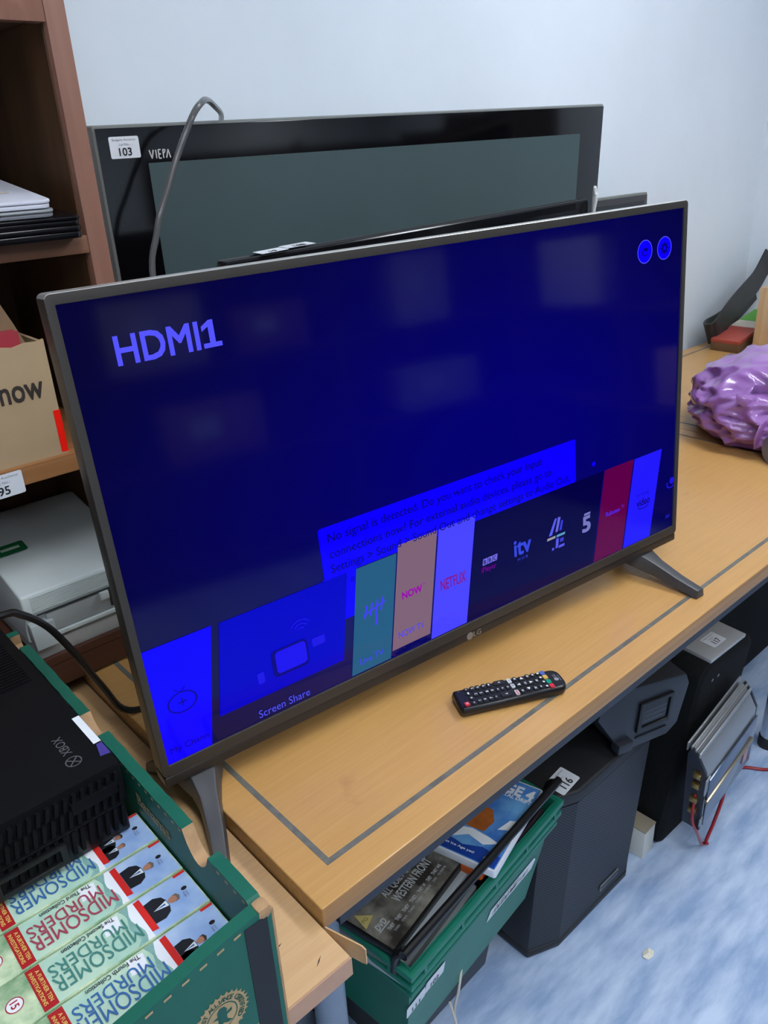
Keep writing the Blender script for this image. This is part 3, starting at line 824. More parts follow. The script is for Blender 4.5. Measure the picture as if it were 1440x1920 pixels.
# ------------------------------------------------------------------ banana box on the beech desk
green = M('banana_green', (18, 92, 76), 0.5, var=0.10, vs=8, bump=0.15, bs=40)
kraft = M('kraft_core', (168, 134, 98), 0.8, var=0.15, vs=90)
kraft_print = M('kraft_print', (176, 152, 112), 0.7, var=0.08, vs=40)
black_print = M('box_black_print', (24, 26, 30), 0.55)
t = thing('banana_box', 'green printed cardboard banana box on the beech desk', 'box', (0, 0, ZD))
GX0, GX1, GY0, GY1, GH = -0.505, -0.1165, -0.112, 0.425, 0.2315
TKN = 0.011
def notch(y0, y1, dep, n=8):
    return [(y0 + (y1 - y0) * k / n, GH - dep * math.sin(math.pi * k / n) ** 0.7) for k in range(n + 1)]
random.seed(5)
def jag(ya, yb, n):
    return [(ya + (yb - ya) * (k + 0.5) / n, GH + random.uniform(-0.0012, 0.0008)) for k in range(n)]
rim = [(GY0 + 0.002, GH - 0.004)] + jag(GY0 + 0.012, -0.042, 7) + notch(-0.040, 0.002, 0.024) + jag(0.004, 0.164, 16) + notch(0.167, 0.210, 0.016) + jag(0.212, 0.381, 14) + notch(0.383, 0.419, 0.02)[:-1] + [(GY1 - 0.012, GH)]
side = [(GY0 + TKN + 0.0005, 0)] + [(GY1 - TKN, 0)] + [(max(y, GY0 + TKN + 0.0005), z) for y, z in rim[::-1]]
o = MB().prism(side, 'x', GX1 - TKN, GX1)
wr = o.build('side_wall', green, t)
wr.data.materials.append(kraft)
for p_ in wr.data.polygons:
    if abs(p_.normal.x) < 0.7 and p_.center.z > 0.02 and p_.center.z < GH - 0.0022:
        p_.material_index = 1
MB().box((GX0, GY0 + TKN + 0.0005, 0), (GX0 + TKN, GY1 - TKN, GH)).build('side_wall', green, t)
def dip(x):
    return GH - min(0.030, max(0.0, 0.15 * (GX1 - 0.02 - x)))
fw = [(GX0, 0), (GX1, 0), (GX1, GH - 0.006)] + [(x, dip(x) + random.uniform(-0.0015, 0.001)) for x in [GX1 - 0.012 - 0.016 * k for k in range(22)]] + [(GX0, GH - 0.03)]
MB().prism(fw, 'y', GY0, GY0 + TKN).build('end_wall', green, t)
MB().box((GX0, GY1 - TKN + 0.0005, 0), (GX1, GY1, GH)).build('end_wall', green, t)
MB().box((GX0 + TKN + 0.0005, GY0 + TKN + 0.0005, 0), (GX1 - TKN - 0.0005, GY1 - TKN - 0.0005, 0.006)).build('bottom', kraft, t)
MB().box((GX1 - 0.024, GY0 - 0.0006, 0.0), (GX1 - 0.004, GY0 - 0.0001, GH - 0.006)).build('corner_stripe', black_print, t)
cr = MB()
cr.box((GX1 - 0.011, GY0 - 0.001, GH - 0.010), (GX1 + 0.001, GY0 + 0.012, GH + 0.002))
cr.build('worn_corner', kraft, t, bevel=0.004)
MB().box((GX1 + 0.0002, GY0, 0.0), (GX1 + 0.0022, GY0 + 0.0035, GH - 0.004)).build('torn_edge', kraft, t)
# printed dashes along the rim, inside of the long wall and front wall
IW = fr((GX1 - TKN - 0.0003, 0, 0), (0, -1, 0), (0, 0, 1))
for k in range(42):
    y = 0.40 - 0.0123 * k
    if -0.046 < y < 0.006 or 0.162 < y < 0.214 or 0.378 < y < 0.42 or y < GY0 + 0.014:
        continue
    flat('rim_dash', [(-y - 0.002, GH - 0.0052), (-y + 0.0022, GH - 0.0052), (-y + 0.0026, GH - 0.0022), (-y - 0.0016, GH - 0.0022)], kraft_print, t, IW)
OF = fr((0, GY0 - 0.0003, 0), (1, 0, 0), (0, 0, 1))
for k in range(18):
    x = GX1 - 0.03 - 0.0145 * k
    flat('rim_dash', [(x - 0.003, dip(x - 0.003) - 0.0065), (x + 0.003, dip(x + 0.003) - 0.0065), (x + 0.003, dip(x + 0.003) - 0.0042), (x - 0.003, dip(x - 0.003) - 0.0042)], kraft_print, t, OF)
text('Bananas', kraft_print, t, IW @ Matrix.Translation((-0.062, 0.203, 0)), w=0.062, h=0.014, bold=0.02)
# certification emblem on the front wall
ex_, ez_ = -0.1695, 0.158
annulus('emblem_ring', ex_, ez_, 0.0135, 0.0215, kraft_print, t, OF, 40, 0.0)
for k in range(30):
    a = 2 * math.pi * k / 30
    flat('emblem_tooth', [(ex_ + 0.0213 * math.cos(a - 0.07), ez_ + 0.0213 * math.sin(a - 0.07)), (ex_ + 0.0238 * math.cos(a), ez_ + 0.0238 * math.sin(a)), (ex_ + 0.0213 * math.cos(a + 0.07), ez_ + 0.0213 * math.sin(a + 0.07))], kraft_print, t, OF)
flat('emblem_field', circ(ex_, ez_, 0.0125, 28), kraft_print, t, OF, 0.0)
frog = [(-0.001, 0.011), (0.003, 0.010), (0.005, 0.006), (0.004, 0.003), (0.009, 0.004), (0.0085, 0.001), (0.004, 0.0), (0.004, -0.005), (0.008, -0.009), (0.004, -0.009), (0.0005, -0.006), (-0.003, -0.0085), (-0.008, -0.007), (-0.0035, -0.004), (-0.0035, 0.001), (-0.008, 0.003), (-0.0035, 0.004), (-0.0035, 0.008)]
mb = MB()
mb.add([OF @ Vector((ex_, ez_, 0.0003))] + [OF @ Vector((ex_ + x, ez_ + y, 0.0003)) for x, y in frog], [(0, i + 1, (i + 1) % len(frog) + 1) for i in range(len(frog))])
mb.build('emblem_figure', M('emblem_green', (16, 82, 68), 0.5), t, smooth=0)
arc = 'RAINFOREST ALLIANCE CERTIFIED'
for k, ch in enumerate(arc):
    if ch == ' ':
        continue
    a = math.radians(215 - 250 * k / (len(arc) - 1))
    mm = OF @ Matrix.Translation((ex_ + 0.0175 * math.cos(a), ez_ + 0.0175 * math.sin(a), 0.0003)) @ Matrix.Rotation(a - math.pi / 2, 4, 'Z')
    text(ch, M('emblem_green', (16, 82, 68), 0.5), t, mm, h=0.0042, bold=0.02, name='emblem_letter')
flat('kraft_panel', [(-0.205, 0.0), (-0.142, 0.0), (-0.1415, 0.122), (-0.205, 0.105)], kraft_print, t, OF, 0.0001)

# ------------------------------------------------------------------ boxed video sets standing in the banana box
ZB = 0.895
meadow = M('meadow_print', (118, 158, 118), 0.28, col2=(214, 226, 190), vs=34, det=8, lo=0.36, hi=0.66)
meadow2 = M('meadow_soft', (150, 192, 178), 0.28, col2=(206, 224, 196), vs=16, det=4)
skyp = M('sky_print', (118, 156, 216), 0.25, col2=(190, 212, 240), vs=18, det=3)
whitep = M('white_print', (226, 230, 236), 0.3)
redp = M('red_print', (206, 44, 40), 0.32)
red2 = M('red_band', (168, 34, 40), 0.32)
suit = M('suit_print', (30, 32, 38), 0.4)
skin = M('skin_print', (176, 124, 100), 0.45)
hair = M('hair_print', (62, 48, 40), 0.5)
hairg = M('hair_grey_print', (110, 100, 94), 0.5)
shirt = M('shirt_print', (216, 224, 232), 0.4)
tiem = M('tie_print', (40, 96, 150), 0.4)
yel = M('yellow_print', (226, 196, 110), 0.4)
leaf = M('leaf_border', (92, 138, 134), 0.3, col2=(150, 190, 180), vs=40)
def figure(par, mm, x, y, h, hm, tie=True):
    """small printed head and shoulders, upright along +y of mm"""
    def F(n, pts, mt, l):
        flat(n, [(x + a * h, y + b_ * h) for a, b_ in pts], mt, par, mm, l)
    F('printed_suit', [(-0.46, 0), (0.46, 0), (0.5, 0.38), (0.36, 0.62), (0.14, 0.70), (-0.14, 0.70), (-0.36, 0.62), (-0.5, 0.38)], suit, 0.0003)
    F('printed_shirt', [(0, 0.18), (0.13, 0.68), (-0.13, 0.68)], shirt, 0.0004)
    if tie:
        F('printed_tie', [(0, 0.22), (0.04, 0.6), (-0.04, 0.6)], tiem, 0.0005)
    F('printed_face', circ(0, 0.90, 0.14, 14, 0.19), skin, 0.0005)
    F('printed_hair', [(-0.15, 0.90), (-0.15, 1.06), (0, 1.13), (0.15, 1.06), (0.15, 0.90), (0.09, 1.01), (-0.09, 1.01)], hm, 0.0006)
def box_set(y0, y1, lab, title_col, coll, people, grp=True, hidden=False):
    t = thing('boxed_video_set', lab, 'box set', (-0.1290, y0, 0.7215), None, 'boxed video sets in the banana box' if grp else None)
    h, D, Lb = ZB - 0.7215, y1 - y0 - 0.0006, 0.205
    MB().box((-Lb, 0, 0), (0, D, h)).build('slipcase', meadow, t, bevel=0.0012)
    if hidden:
        return
    m = fr((0, 0, h + 0.0002), (1, 0, 0), (0, 1, 0))
    e = 0.0013
    flat('end_panel', [(-0.052, e), (-e, e), (-e, D - e), (-0.052, D - e)], skyp, t, m, 0.0001)
    flat('title_panel', [(-0.1275, e), (-0.052, e), (-0.052, D - e), (-0.1275, D - e)], meadow2, t, m, 0.0001)
    wav = [(-0.0555 + 0.0022 * math.sin(k * 0.9), e + (D - 2 * e) * k / 8) for k in range(9)]
    flat('white_border', [(-0.0495, e)] + [(-0.0495, D - e)] + wav[::-1], whitep, t, m, 0.0002)
    flat('leaf_border', [(wav[0][0] - 0.0085, e)] + wav + [(wav[-1][0] - 0.0085, D - e)] + [(-0.0605 + 0.0015 * math.sin(k * 1.3), e + (D - 2 * e) * k / 8) for k in range(7, 0, -1)], leaf, t, m, 0.00025)
    flat('white_patch', [(-0.079, D * 0.62), (-0.066, D * 0.60), (-0.064, D * 0.92), (-0.077, D - e)], whitep, t, m, 0.00022)
    flat('red_tag', [(-0.0495, D * 0.14), (-0.0440, D * 0.12), (-0.0440, D * 0.95), (-0.0495, D * 0.93)], redp, t, m, 0.0004)
    flat('red_band', [(-0.1385, e), (-0.1275, e), (-0.1275, D - e), (-0.1385, D - e)], red2, t, m, 0.0002)
    flat('red_corner', [(-0.012, D - 0.004), (-e, D - 0.004), (-e, D - e), (-0.012, D - e)], redp, t, m, 0.0003)
    tm = M('title_' + title_col, {'blue': (58, 104, 158), 'red': (158, 66, 84), 'green': (70, 128, 120)}[title_col], 0.3)
    # lettering reads upside down from the viewer's side
    text('MIDSOMER', tm, t, m @ fr((-0.0905, D * 0.33, 0.0006), (-1, 0, 0), (0, -1, 0)), w=0.070, h=0.0150, bold=0.004)
    text('MURDERS', tm, t, m @ fr((-0.0935, D * 0.64, 0.0006), (-1, 0, 0), (0, -1, 0)), w=0.062, h=0.0120, bold=0.004)
    text(coll, ink, t, m @ fr((-0.0890, D * 0.885, 0.0006), (-1, 0, 0), (0, -1, 0)), w=0.043, h=0.0042, bold=0.01)
    text('A FURTHER TEN', yel, t, m @ fr((-0.1308, D / 2, 0.0006), (0, -1, 0), (1, 0, 0)), w=D * 0.72, h=0.0030, bold=0.01)
    text('INVESTIGATIONS', yel, t, m @ fr((-0.1355, D / 2, 0.0006), (0, -1, 0), (1, 0, 0)), w=D * 0.76, h=0.0030, bold=0.01)
    flat('age_roundel', circ(-0.153, D * 0.5, 0.0066, 24), whitep, t, m, 0.0003)
    annulus('age_ring', -0.153, D * 0.5, 0.0058, 0.0066, red2, t, m, 24, 0.0004)
    text('15', red2, t, m @ fr((-0.153, D * 0.5, 0.0006), (0, -1, 0), (1, 0, 0)), h=0.0056, bold=0.02)
    pm = m @ fr((-0.0438, D * 0.5, 0.0), (0, -1, 0), (1, 0, 0))
    for px, py, hh, hm in people:
        figure(t, pm, px, py, hh, hm)
    flat('publisher_mark', circ(0.0, 0.0, 0.0020, 12, 0.0026), ink, t, m @ fr((-0.0105, D * 0.58, 0.0), (0, -1, 0), (1, 0, 0)), 0.0005)
    text('Acorn', grey_ink, t, m @ fr((-0.0105, D * 0.44, 0.0005), (0, -1, 0), (1, 0, 0)), w=0.006, h=0.0016)
    text('Media', grey_ink, t, m @ fr((-0.0130, D * 0.44, 0.0005), (0, -1, 0), (1, 0, 0)), w=0.006, h=0.0016)
box_set(0.0575, 0.1025, 'boxed video set half covered by the games console', 'blue', 'The First Collection', ((-0.004, 0.0, 0.019, hair), (0.0075, -0.001, 0.0175, hairg)))
box_set(0.0120, 0.0570, 'boxed video set with red title The Third Collection', 'red', 'The Third Collection', ((0.0, 0.0, 0.024, hairg),))
box_set(-0.0340, 0.0115, 'boxed video set with green title The Second Collection', 'green', 'The Second Collection', ((0.0, -0.001, 0.025, hairg),))
box_set(-0.0795, -0.0345, 'boxed video set with blue title The Fourth Collection nearest the box end', 'blue', 'The Fourth Collection', ((0.004, 0.0, 0.021, hair), (0.0145, -0.001, 0.019, hair)))
box_set(0.30, 0.345, 'boxed video set hidden beneath the back of the console', 'blue', '', (), hidden=True)

# ------------------------------------------------------------------ black games console lying on the sets
cons = M('console_black', (12, 13, 16), 0.55, spec=0.15, var=0.12, vs=14, bump=0.06, bs=300)
consd = M('console_dark', (12, 12, 15), 0.4)
t = thing('games_console', 'black games console with vented sides lying across the video sets', 'games console', (-0.412, 0.079, ZB + 0.0016))
CW, CD, CH = 0.2735, 0.333, 0.079
MB().box((0.004, 0.006, 0), (CW - 0.003, CD - 0.004, 0.036)).build('lower_shell', consd, t, bevel=0.003)
MB().box((0, 0.004, 0.0365), (CW - 0.0005, CD, CH)).build('upper_shell', cons, t, bevel=0.0018)
slat = None
for k in range(34):
    x = 0.010 + k * 0.00765
    if slat is None:
        slat = MB().prism([(0, 0), (0.0035, 0), (0.0060, 0.0125), (0.0025, 0.0125)], 'y', -0.0005, 0.006)
        slat = slat.build('vent_slat', cons, t)
        slat.location = (x, 0.0, 0.060)
        for zz in (0.046,):
            pass
    else:
        c = copy_part(slat, t)
        c.location = (x, 0.0, 0.060)
    c2 = copy_part(slat, t)
    c2.location = (x, 0.002, 0.010)
    c2.scale = (1, 1, 2.0)
    c3 = copy_part(slat, t)
    c3.location = (x + 0.0018, 0.001, 0.040)
    c3.scale = (1, 1, 1.4)
MB().box((0.0, 0.001, 0.0362), (CW - 0.006, 0.006, 0.0388)).build('shadow_gap', cons, t)
MB().ring((0.150, 0.008, 0.212, 0.030), (0.156, 0.0125, 0.206, 0.0255), 'y', -0.001, 0.012).build('port_surround', consd, t, bevel=0.001)
MB().box((CW - 0.050, -0.001, 0.052), (CW - 0.008, 0.006, 0.064)).build('tray_flap', cons, t, bevel=0.0015)
for k in range(26):
    y = 0.184 + k * 0.0056
    MB().box((0.012, y, CH - 0.0004), (CW - 0.012, y + 0.0026, CH + 0.0016)).build('top_rib', cons, t)
lgx = M('console_logo', (92, 94, 100), 0.35)
CM = fr((0, 0, CH + 0.0003), (0, 1, 0), (-1, 0, 0))
text('XBOX', lgx, t, fr((CW - 0.030, 0.060, CH + 0.0003), (0, 1, 0), (-1, 0, 0)), w=0.030, h=0.0085)
annulus('logo_ring', CW - 0.030, 0.033, 0.0062, 0.0072, lgx, t, fr((0, 0, CH + 0.0003), (1, 0, 0), (0, 1, 0)), 28)
for s_ in (-1, 1):
    flat('logo_stroke', [(CW - 0.030 - 0.0048, 0.033 - s_ * 0.0040), (CW - 0.030 - 0.0040, 0.033 - s_ * 0.0048), (CW - 0.030 + 0.0048, 0.033 + s_ * 0.0040), (CW - 0.030 + 0.0040, 0.033 + s_ * 0.0048)], lgx, t, fr((0, 0, CH + 0.0003), (1, 0, 0), (0, 1, 0)))
lot_label(t, fr((CW - 0.0002, 0.066, CH - 0.012), (0, 1, 0), (0, 0, 1)), 0.05, 0.022, '101')
flat('lot_label_fold', [(CW - 0.0075, 0.042), (CW - 0.0005, 0.042), (CW - 0.0005, 0.092), (CW - 0.0075, 0.092)], paper, t, fr((0, 0, CH + 0.0004), (1, 0, 0), (0, 1, 0)))
flat('blue_sticker', [(CW - 0.010, 0.022), (CW - 0.001, 0.020), (CW - 0.001, 0.040), (CW - 0.006, 0.040)], M('violet_sticker', (70, 60, 140), 0.4), t, fr((0, 0, CH + 0.0004), (1, 0, 0), (0, 1, 0)))

# ------------------------------------------------------------------ purple carrier bag on the corner table
def crumple(v, amp, sc, off):
    p = Vector((v[0], v[1], v[2] * 1.5)) * sc + Vector((off, off * 0.7, -off))
    p += 0.5 * Vector((noise.noise(p * 0.8), noise.noise(p * 0.8 + Vector((7, 0, 0))), noise.noise(p * 0.8 + Vector((0, 9, 0)))))
    def ridge(q):
        n = noise.noise(q)
        return 1 - 2.4 * math.sqrt(n * n + 0.0002)
    return amp * (0.55 * noise.noise(p * 0.7) + 0.50 * ridge(p) + 0.26 * ridge(p * 1.9 + Vector((3, 1, 5))))
pur = M('purple_film', (142, 92, 166), 0.3, spec=0.5, col2=(172, 124, 192), vs=5, det=3, bump=0.12, bs=30, coat=0.6)
pb = pur.node_tree.nodes['Principled BSDF']
pb.inputs['Subsurface Weight'].default_value = 0.2
pb.inputs['Subsurface Radius'].default_value = (0.04, 0.02, 0.05)
t = thing('carrier_bag', 'crumpled purple plastic carrier bag on the corner table', 'bag', (1.77, 0.32, ZT))
def blob(rx, ry, rz, cz, amp, sc, off, sub=5):
    bm = bmesh.new()
    bmesh.ops.create_icosphere(bm, subdivisions=sub, radius=1.0)
    mb = MB()
    for v in bm.verts:
        n = v.co.normalized()
        k = 1 + crumple(n, amp, sc, off)
        x, y, z = n.x * rx * k, n.y * ry * k, n.z * rz * k + cz
        if z < 0.002:
            q = 1 + min(0.12, -z * 0.8)
            x, y = x * q, y * q
            z = 0.002 + 0.001 * (1 + noise.noise(Vector((x, y, 0)) * 30))
        mb.v.append((x, y, z))
    bm.verts.index_update()
    mb.f = [tuple(v.index for v in f.verts) for f in bm.faces]
    bm.free()
    return mb
blob(0.252, 0.188, 0.112, 0.082, 0.17, 2.2, 11.3, 6).build('bag_body', pur, t, smooth=80)
rings = []
for k in range(40):
    a = 2 * math.pi * k / 40
    r0 = 0.03
    r1 = 0.085 + 0.018 * math.sin(5 * a) + 0.012 * math.sin(11 * a + 1)
    wob = 0.022 * math.sin(7 * a) + 0.012 * math.sin(13 * a + 2)
    rings.append([(r0 * math.cos(a), r0 * math.sin(a), 0), (0.6 * r1 * math.cos(a), 0.6 * r1 * math.sin(a), 0.022 + wob * 0.5), (r1 * math.cos(a), r1 * math.sin(a), 0.035 + wob)])
vs = [v for r in rings for v in r]
fs = []
for k in range(40):
    for j in range(2):
        q = (k + 1) % 40
        fs.append((k * 3 + j, q * 3 + j, q * 3 + j + 1, k * 3 + j + 1))
rm = fr((-0.190, -0.085, 0.105), (0.55, -0.80, 0.1), (0.35, 0.35, 0.87))
mb = MB()
mb.add([rm @ Vector(v) for v in vs], fs)
o = mb.build('gathered_mouth', pur, t, smooth=30)
sol = o.modifiers.new('thickness', 'SOLIDIFY')
sol.thickness = 0.0012
t = thing('glass_jar', 'clear glass jar poking out of the purple bag', 'jar', (1.535, 0.185, ZT + 0.0355), rot3(-0.5, 0.0, 0.0))
gl = M('jar_glass', (120, 130, 140), 0.08, trans=0.7, ior=1.45)
MB().tube([(-0.035, 0, 0), (0.028, 0, 0), (0.034, 0, 0), (0.045, 0, 0)], [0.033, 0.034, 0.028, 0.027], 24).build('jar_body', gl, t, smooth=40)
MB().tube([(-0.047, 0, 0), (-0.0355, 0, 0)], [0.035, 0.035], 24).build('lid', M('jar_lid', (128, 128, 142), 0.3, metal=0.3), t, smooth=40)

# ------------------------------------------------------------------ black strap, upright board and striped box in the corner
t = thing('leather_strap', 'wide black leather strap looped up in the corner behind the bag', 'strap', (2.40, 0.85, ZT))
path = smooth_path([(0.42, 0.035, 0.15), (0.28, 0.035, 0.09), (0.16, 0.035, 0.065), (0.075, 0.030, 0.058), (0.032, 0.010, 0.055), (0.042, -0.012, 0.060), (0.085, -0.012, 0.082), (0.16, -0.010, 0.125), (0.26, -0.005, 0.165), (0.34, 0.0, 0.195), (0.40, 0.005, 0.235), (0.44, 0.005, 0.275)], 6)
rings = []
for i, p_ in enumerate(path):
    tv = (path[min(i + 1, len(path) - 1)] - path[max(i - 1, 0)]).normalized()
    side_ = Vector((-0.38, 0.10, 0.86))
    side_ = (side_ - tv * side_.dot(tv)).normalized()
    nv = tv.cross(side_).normalized()
    hw, th = 0.040, 0.0035
    rings.append([p_ - side_ * hw - nv * th, p_ + side_ * hw - nv * th, p_ + side_ * hw + nv * th, p_ - side_ * hw + nv * th])
MB().loft(rings).build('strap_band', M('black_leather', (36, 36, 38), 0.38, var=0.15, vs=60, bump=0.1, bs=200), t, smooth=50)
MB().tube([sum((Vector(q_) for q_ in r_[:1]), Vector((0, -0.003, 0.004))) for r_ in rings[24:]], 0.0016, 6).build('stitching', M('strap_stitch', (96, 92, 88), 0.6), t)
t = thing('upright_board', 'pale wooden board standing on end beside the purple bag', 'board', (2.462, 0.69, ZT))
MB().box((0, 0, 0), (0.16, 0.018, 0.225)).build('board', wood('pale_board', (200, 166, 124), (178, 142, 100), 0.5, axis='Z'), t, bevel=0.001)
t = thing('striped_box', 'brown box with red white and green edge lying behind the purple bag', 'box', (2.43, 0.74, ZT + 0.0005), rot3(0.0, 0.0, -0.16))
MB().box((0, 0, 0), (0.33, 0.10, 0.030)).build('carton', M('brown_carton', (104, 78, 56), 0.6, var=0.15), t, bevel=0.001)
for xa, xb, c in ((0.0, 0.14, (168, 74, 62)), (0.142, 0.205, (196, 188, 174)), (0.207, 0.325, (96, 164, 70))):
    MB().box((xa, -0.002, 0.0302), (xb, 0.10, 0.043)).build('edge_stripe', M('stripe_%d' % c[0], c, 0.5, var=0.08, vs=40), t, bevel=0.0015)

# ------------------------------------------------------------------ green crate of discs under the table
cg = M('crate_green', (22, 112, 92), 0.38, var=0.10, vs=10)
KY = 0.1215
KR = Matrix.Rotation(KY, 3, 'Z')
ZK = 0.442
t = thing('plastic_crate', 'green plastic crate full of film discs under the golden table', 'crate', (0.152, 0.036, 0.2035), KR)
KL, KD, KH = 0.410, 0.30, ZK - 0.2035
def kr(ix, iy, z):
    return [(ix, iy, z), (KL - ix, iy, z), (KL - ix, KD - iy, z), (ix, KD - iy, z)]
IN = 0.035
mb = MB()
outer_b, outer_t = kr(IN, IN + 0.012, 0.0), kr(0.008, 0.008, KH)
inner_b, inner_t = kr(IN + 0.004, IN + 0.016, 0.005), kr(0.0115, 0.0115, KH)
vs = outer_b + outer_t + inner_b + inner_t
fs = [(3, 2, 1, 0), (8, 9, 10, 11)]
for i in range(4):
    j = (i + 1) % 4
    fs += [(i, j, 4 + j, 4 + i), (8 + j, 8 + i, 12 + i, 12 + j), (4 + i, 4 + j, 12 + j, 12 + i)]
mb.add(vs, fs)
mb.build('tub', cg, t)
MB().ring((0, 0, KL, KD), (0.0112, 0.0112, KL - 0.0112, KD - 0.0112), 'z', KH - 0.012, KH).build('rim', cg, t, bevel=0.0025)
MB().ring((0.002, 0.002, KL - 0.002, KD - 0.002), (0.010, 0.010, KL - 0.010, KD - 0.010), 'z', KH - 0.034, KH - 0.024).build('rim_flange', cg, t, bevel=0.002)
MB().ring((0.006, 0.007, KL - 0.006, KD - 0.006), (0.012, 0.014, KL - 0.012, KD - 0.012), 'z', KH - 0.056, KH - 0.048).build('rim_flange', cg, t, bevel=0.002)
for k in range(5):
    x = 0.03 + k * 0.088
    MB().box((x, 0.0015, KH - 0.024), (x + 0.006, 0.010, KH - 0.012)).build('rib', cg, t)
for k in range(4):
    y = 0.04 + k * 0.065
    MB().box((0.0015, y, KH - 0.024), (0.010, y + 0.006, KH - 0.012)).build('rib', cg, t)
barm = M('bail_black', (24, 25, 28), 0.35)
MB().tube(smooth_path([(0.006, 0.035, KH - 0.02), (0.004, 0.028, KH + 0.02), (0.010, 0.014, KH + 0.034), (0.03, 0.012, KH + 0.036), (KL - 0.03, 0.012, KH + 0.036), (KL - 0.010, 0.014, KH + 0.034), (KL - 0.004, 0.028, KH + 0.02), (KL - 0.006, 0.035, KH - 0.02)], 4), 0.0068, 10).build('bail_bar', barm, t)
nf = Vector((0, -1, -(IN + 0.012 - 0.008) / KH)).normalized()
upf = Vector((0, -(IN + 0.004) / KH, 1)).normalized()
def on_front(x, z):
    y = (IN + 0.012) - (IN + 0.004) * z / KH
    return fr((x, y - 0.0012, z), (1, 0, 0), upf)
lot_label(t, on_front(0.080, KH - 0.108) @ Matrix.Rotation(0.0, 4, 'Z'), 0.046, 0.030, '102', head=False)
lot_label(t, on_front(0.036, KH - 0.115) @ Matrix.Rotation(0.12, 4, 'Z'), 0.042, 0.030, '111', head=False)
bm_ = on_front(0.295, KH - 0.125)
bl = flat('barcode_label', [(-0.072, -0.013), (0.066, -0.015), (0.074, 0.004), (0.066, 0.015), (-0.066, 0.013)], paper, t, bm_, 0.0)
random.seed(11)
x = -0.058
while x < 0.050:
    w_ = random.choice((0.0008, 0.0014, 0.002))
    flat('barcode_bar', [(x, -0.008), (x + w_, -0.008), (x + w_, 0.003), (x, 0.003)], ink, bl, bm_, 0.0004)
    x += w_ + random.choice((0.001, 0.0016, 0.0034))
text('6100 04 000', ink, bl, bm_ @ Matrix.Translation((-0.015, 0.008, 0.0004)), w=0.07, h=0.005)

# disc cases
def disc_case(label, corner, yaw, z0, shell, cover, group, th=0.0142, l=0.190, w=0.135):
    """corner = near right-hand bottom corner; x runs along the spine, y across"""
    t = thing('disc_case', label, 'disc case', (corner[0], corner[1], z0), Matrix.Rotation(yaw, 3, 'Z'), group)
    MB().prism(rrect(0, 0, l, w, 0.004, 3), 'z', 0, th).build('case_shell', shell, t, bevel=0.0012)
    cv = flat('cover_sheet', rrect(0.003, 0.003, l - 0.003, w - 0.006, 0.001, 1), cover, t, fr((0, 0, th + 0.0003), (1, 0, 0), (0, 1, 0)))
    return t, cv, fr((0, 0, th + 0.0005), (0, -1, 0), (1, 0, 0)), fr((0, 0, th + 0.0005), (1, 0, 0), (0, 1, 0))
clear_p = M('clear_case', (176, 184, 188), 0.25)
grey_case = M('grey_case', (122, 126, 128), 0.3)
black_case = M('black_case', (20, 20, 23), 0.3)
white_case = M('white_case', (222, 226, 232), 0.3)
sepia = M('war_cover', (52, 50, 48), 0.28, col2=(150, 148, 138), vs=17, det=7, lo=0.42, hi=0.68)
plain = M('plain_cover', (90, 84, 88), 0.3, var=0.3, vs=20)
za = ZK + 0.0035
# cardboard liner that raises the cases
t = thing('inner_carton', 'plain cardboard liner under the disc cases in the crate', 'box', (0.152, 0.036, 0.2090), KR)
MB().box((0.045, 0.058, 0), (KL - 0.045, KD - 0.055, 0.190)).build('carton', card, t, bevel=0.002)
step = 0.0148
z0c = 0.2090 + 0.1905
for k, (lab, sh) in enumerate((('fourth case down in the left stack, clear edge nearest the crate wall', clear_p), ('third case down in the left stack, grey edge', grey_case), ('second case down in the left stack, clear edge just under the war film', clear_p))):
    disc_case(lab, (0.157, 0.0520 + 0.0062 * k), 0.195, z0c + k * step, sh, sh, 'disc cases in the crate', th=step - 0.0004)
za = z0c + 3 * step
t, cv, tmx, flatm = disc_case('film case titled All Quiet on the Western Front in the crate', (0.154, 0.0715), 0.205, za, black_case, sepia, None)
# the title reads along the case with the spine towards the viewer
war = M('war_title', (196, 202, 206), 0.35)
text('ALL QUIET ON THE', war, cv, flatm @ Matrix.Translation((0.108, 0.0635, 0.0003)) , w=0.088, h=0.0135, bold=0.015)
text('WESTERN FRONT', war, cv, flatm @ Matrix.Translation((0.112, 0.0465, 0.0003)), w=0.088, h=0.0145, bold=0.015)
for x, w_ in ((0.030, 0.012), (0.048, 0.012), (0.066, 0.014), (0.085, 0.014), (0.107, 0.018), (0.127, 0.010), (0.147, 0.022)):
    text('THEY WENT'[:3 + int(w_ * 200)], war, cv, flatm @ Matrix.Translation((x, 0.026, 0.0003)), w=w_, h=0.0055, bold=0.02)
    text('TO WAR IN', war, cv, flatm @ Matrix.Translation((x + 0.003, 0.018, 0.0003)), w=w_ * 0.9, h=0.004)
text('THE GREATEST WAR FILM OF ALL', war, cv, flatm @ Matrix.Translation((0.085, 0.082, 0.0003)), w=0.085, h=0.004)
flat('age_triangle', [(0.006, 0.052), (0.030, 0.058), (0.014, 0.080)], M('pg_yellow', (204, 190, 120), 0.4), cv, flatm, 0.0004)
text('PG', M('pg_ink', (120, 104, 70), 0.4), cv, flatm @ Matrix.Translation((0.0165, 0.063, 0.0006)), h=0.006)
text('DVD', war, cv, flatm @ Matrix.Translation((0.024, 0.040, 0.0004)), w=0.020, h=0.009, bold=0.03, shear=0.2)
flat('logo_bar', [(0.012, 0.0325), (0.036, 0.0325), (0.036, 0.0342), (0.012, 0.0342)], war, cv, flatm, 0.0004)
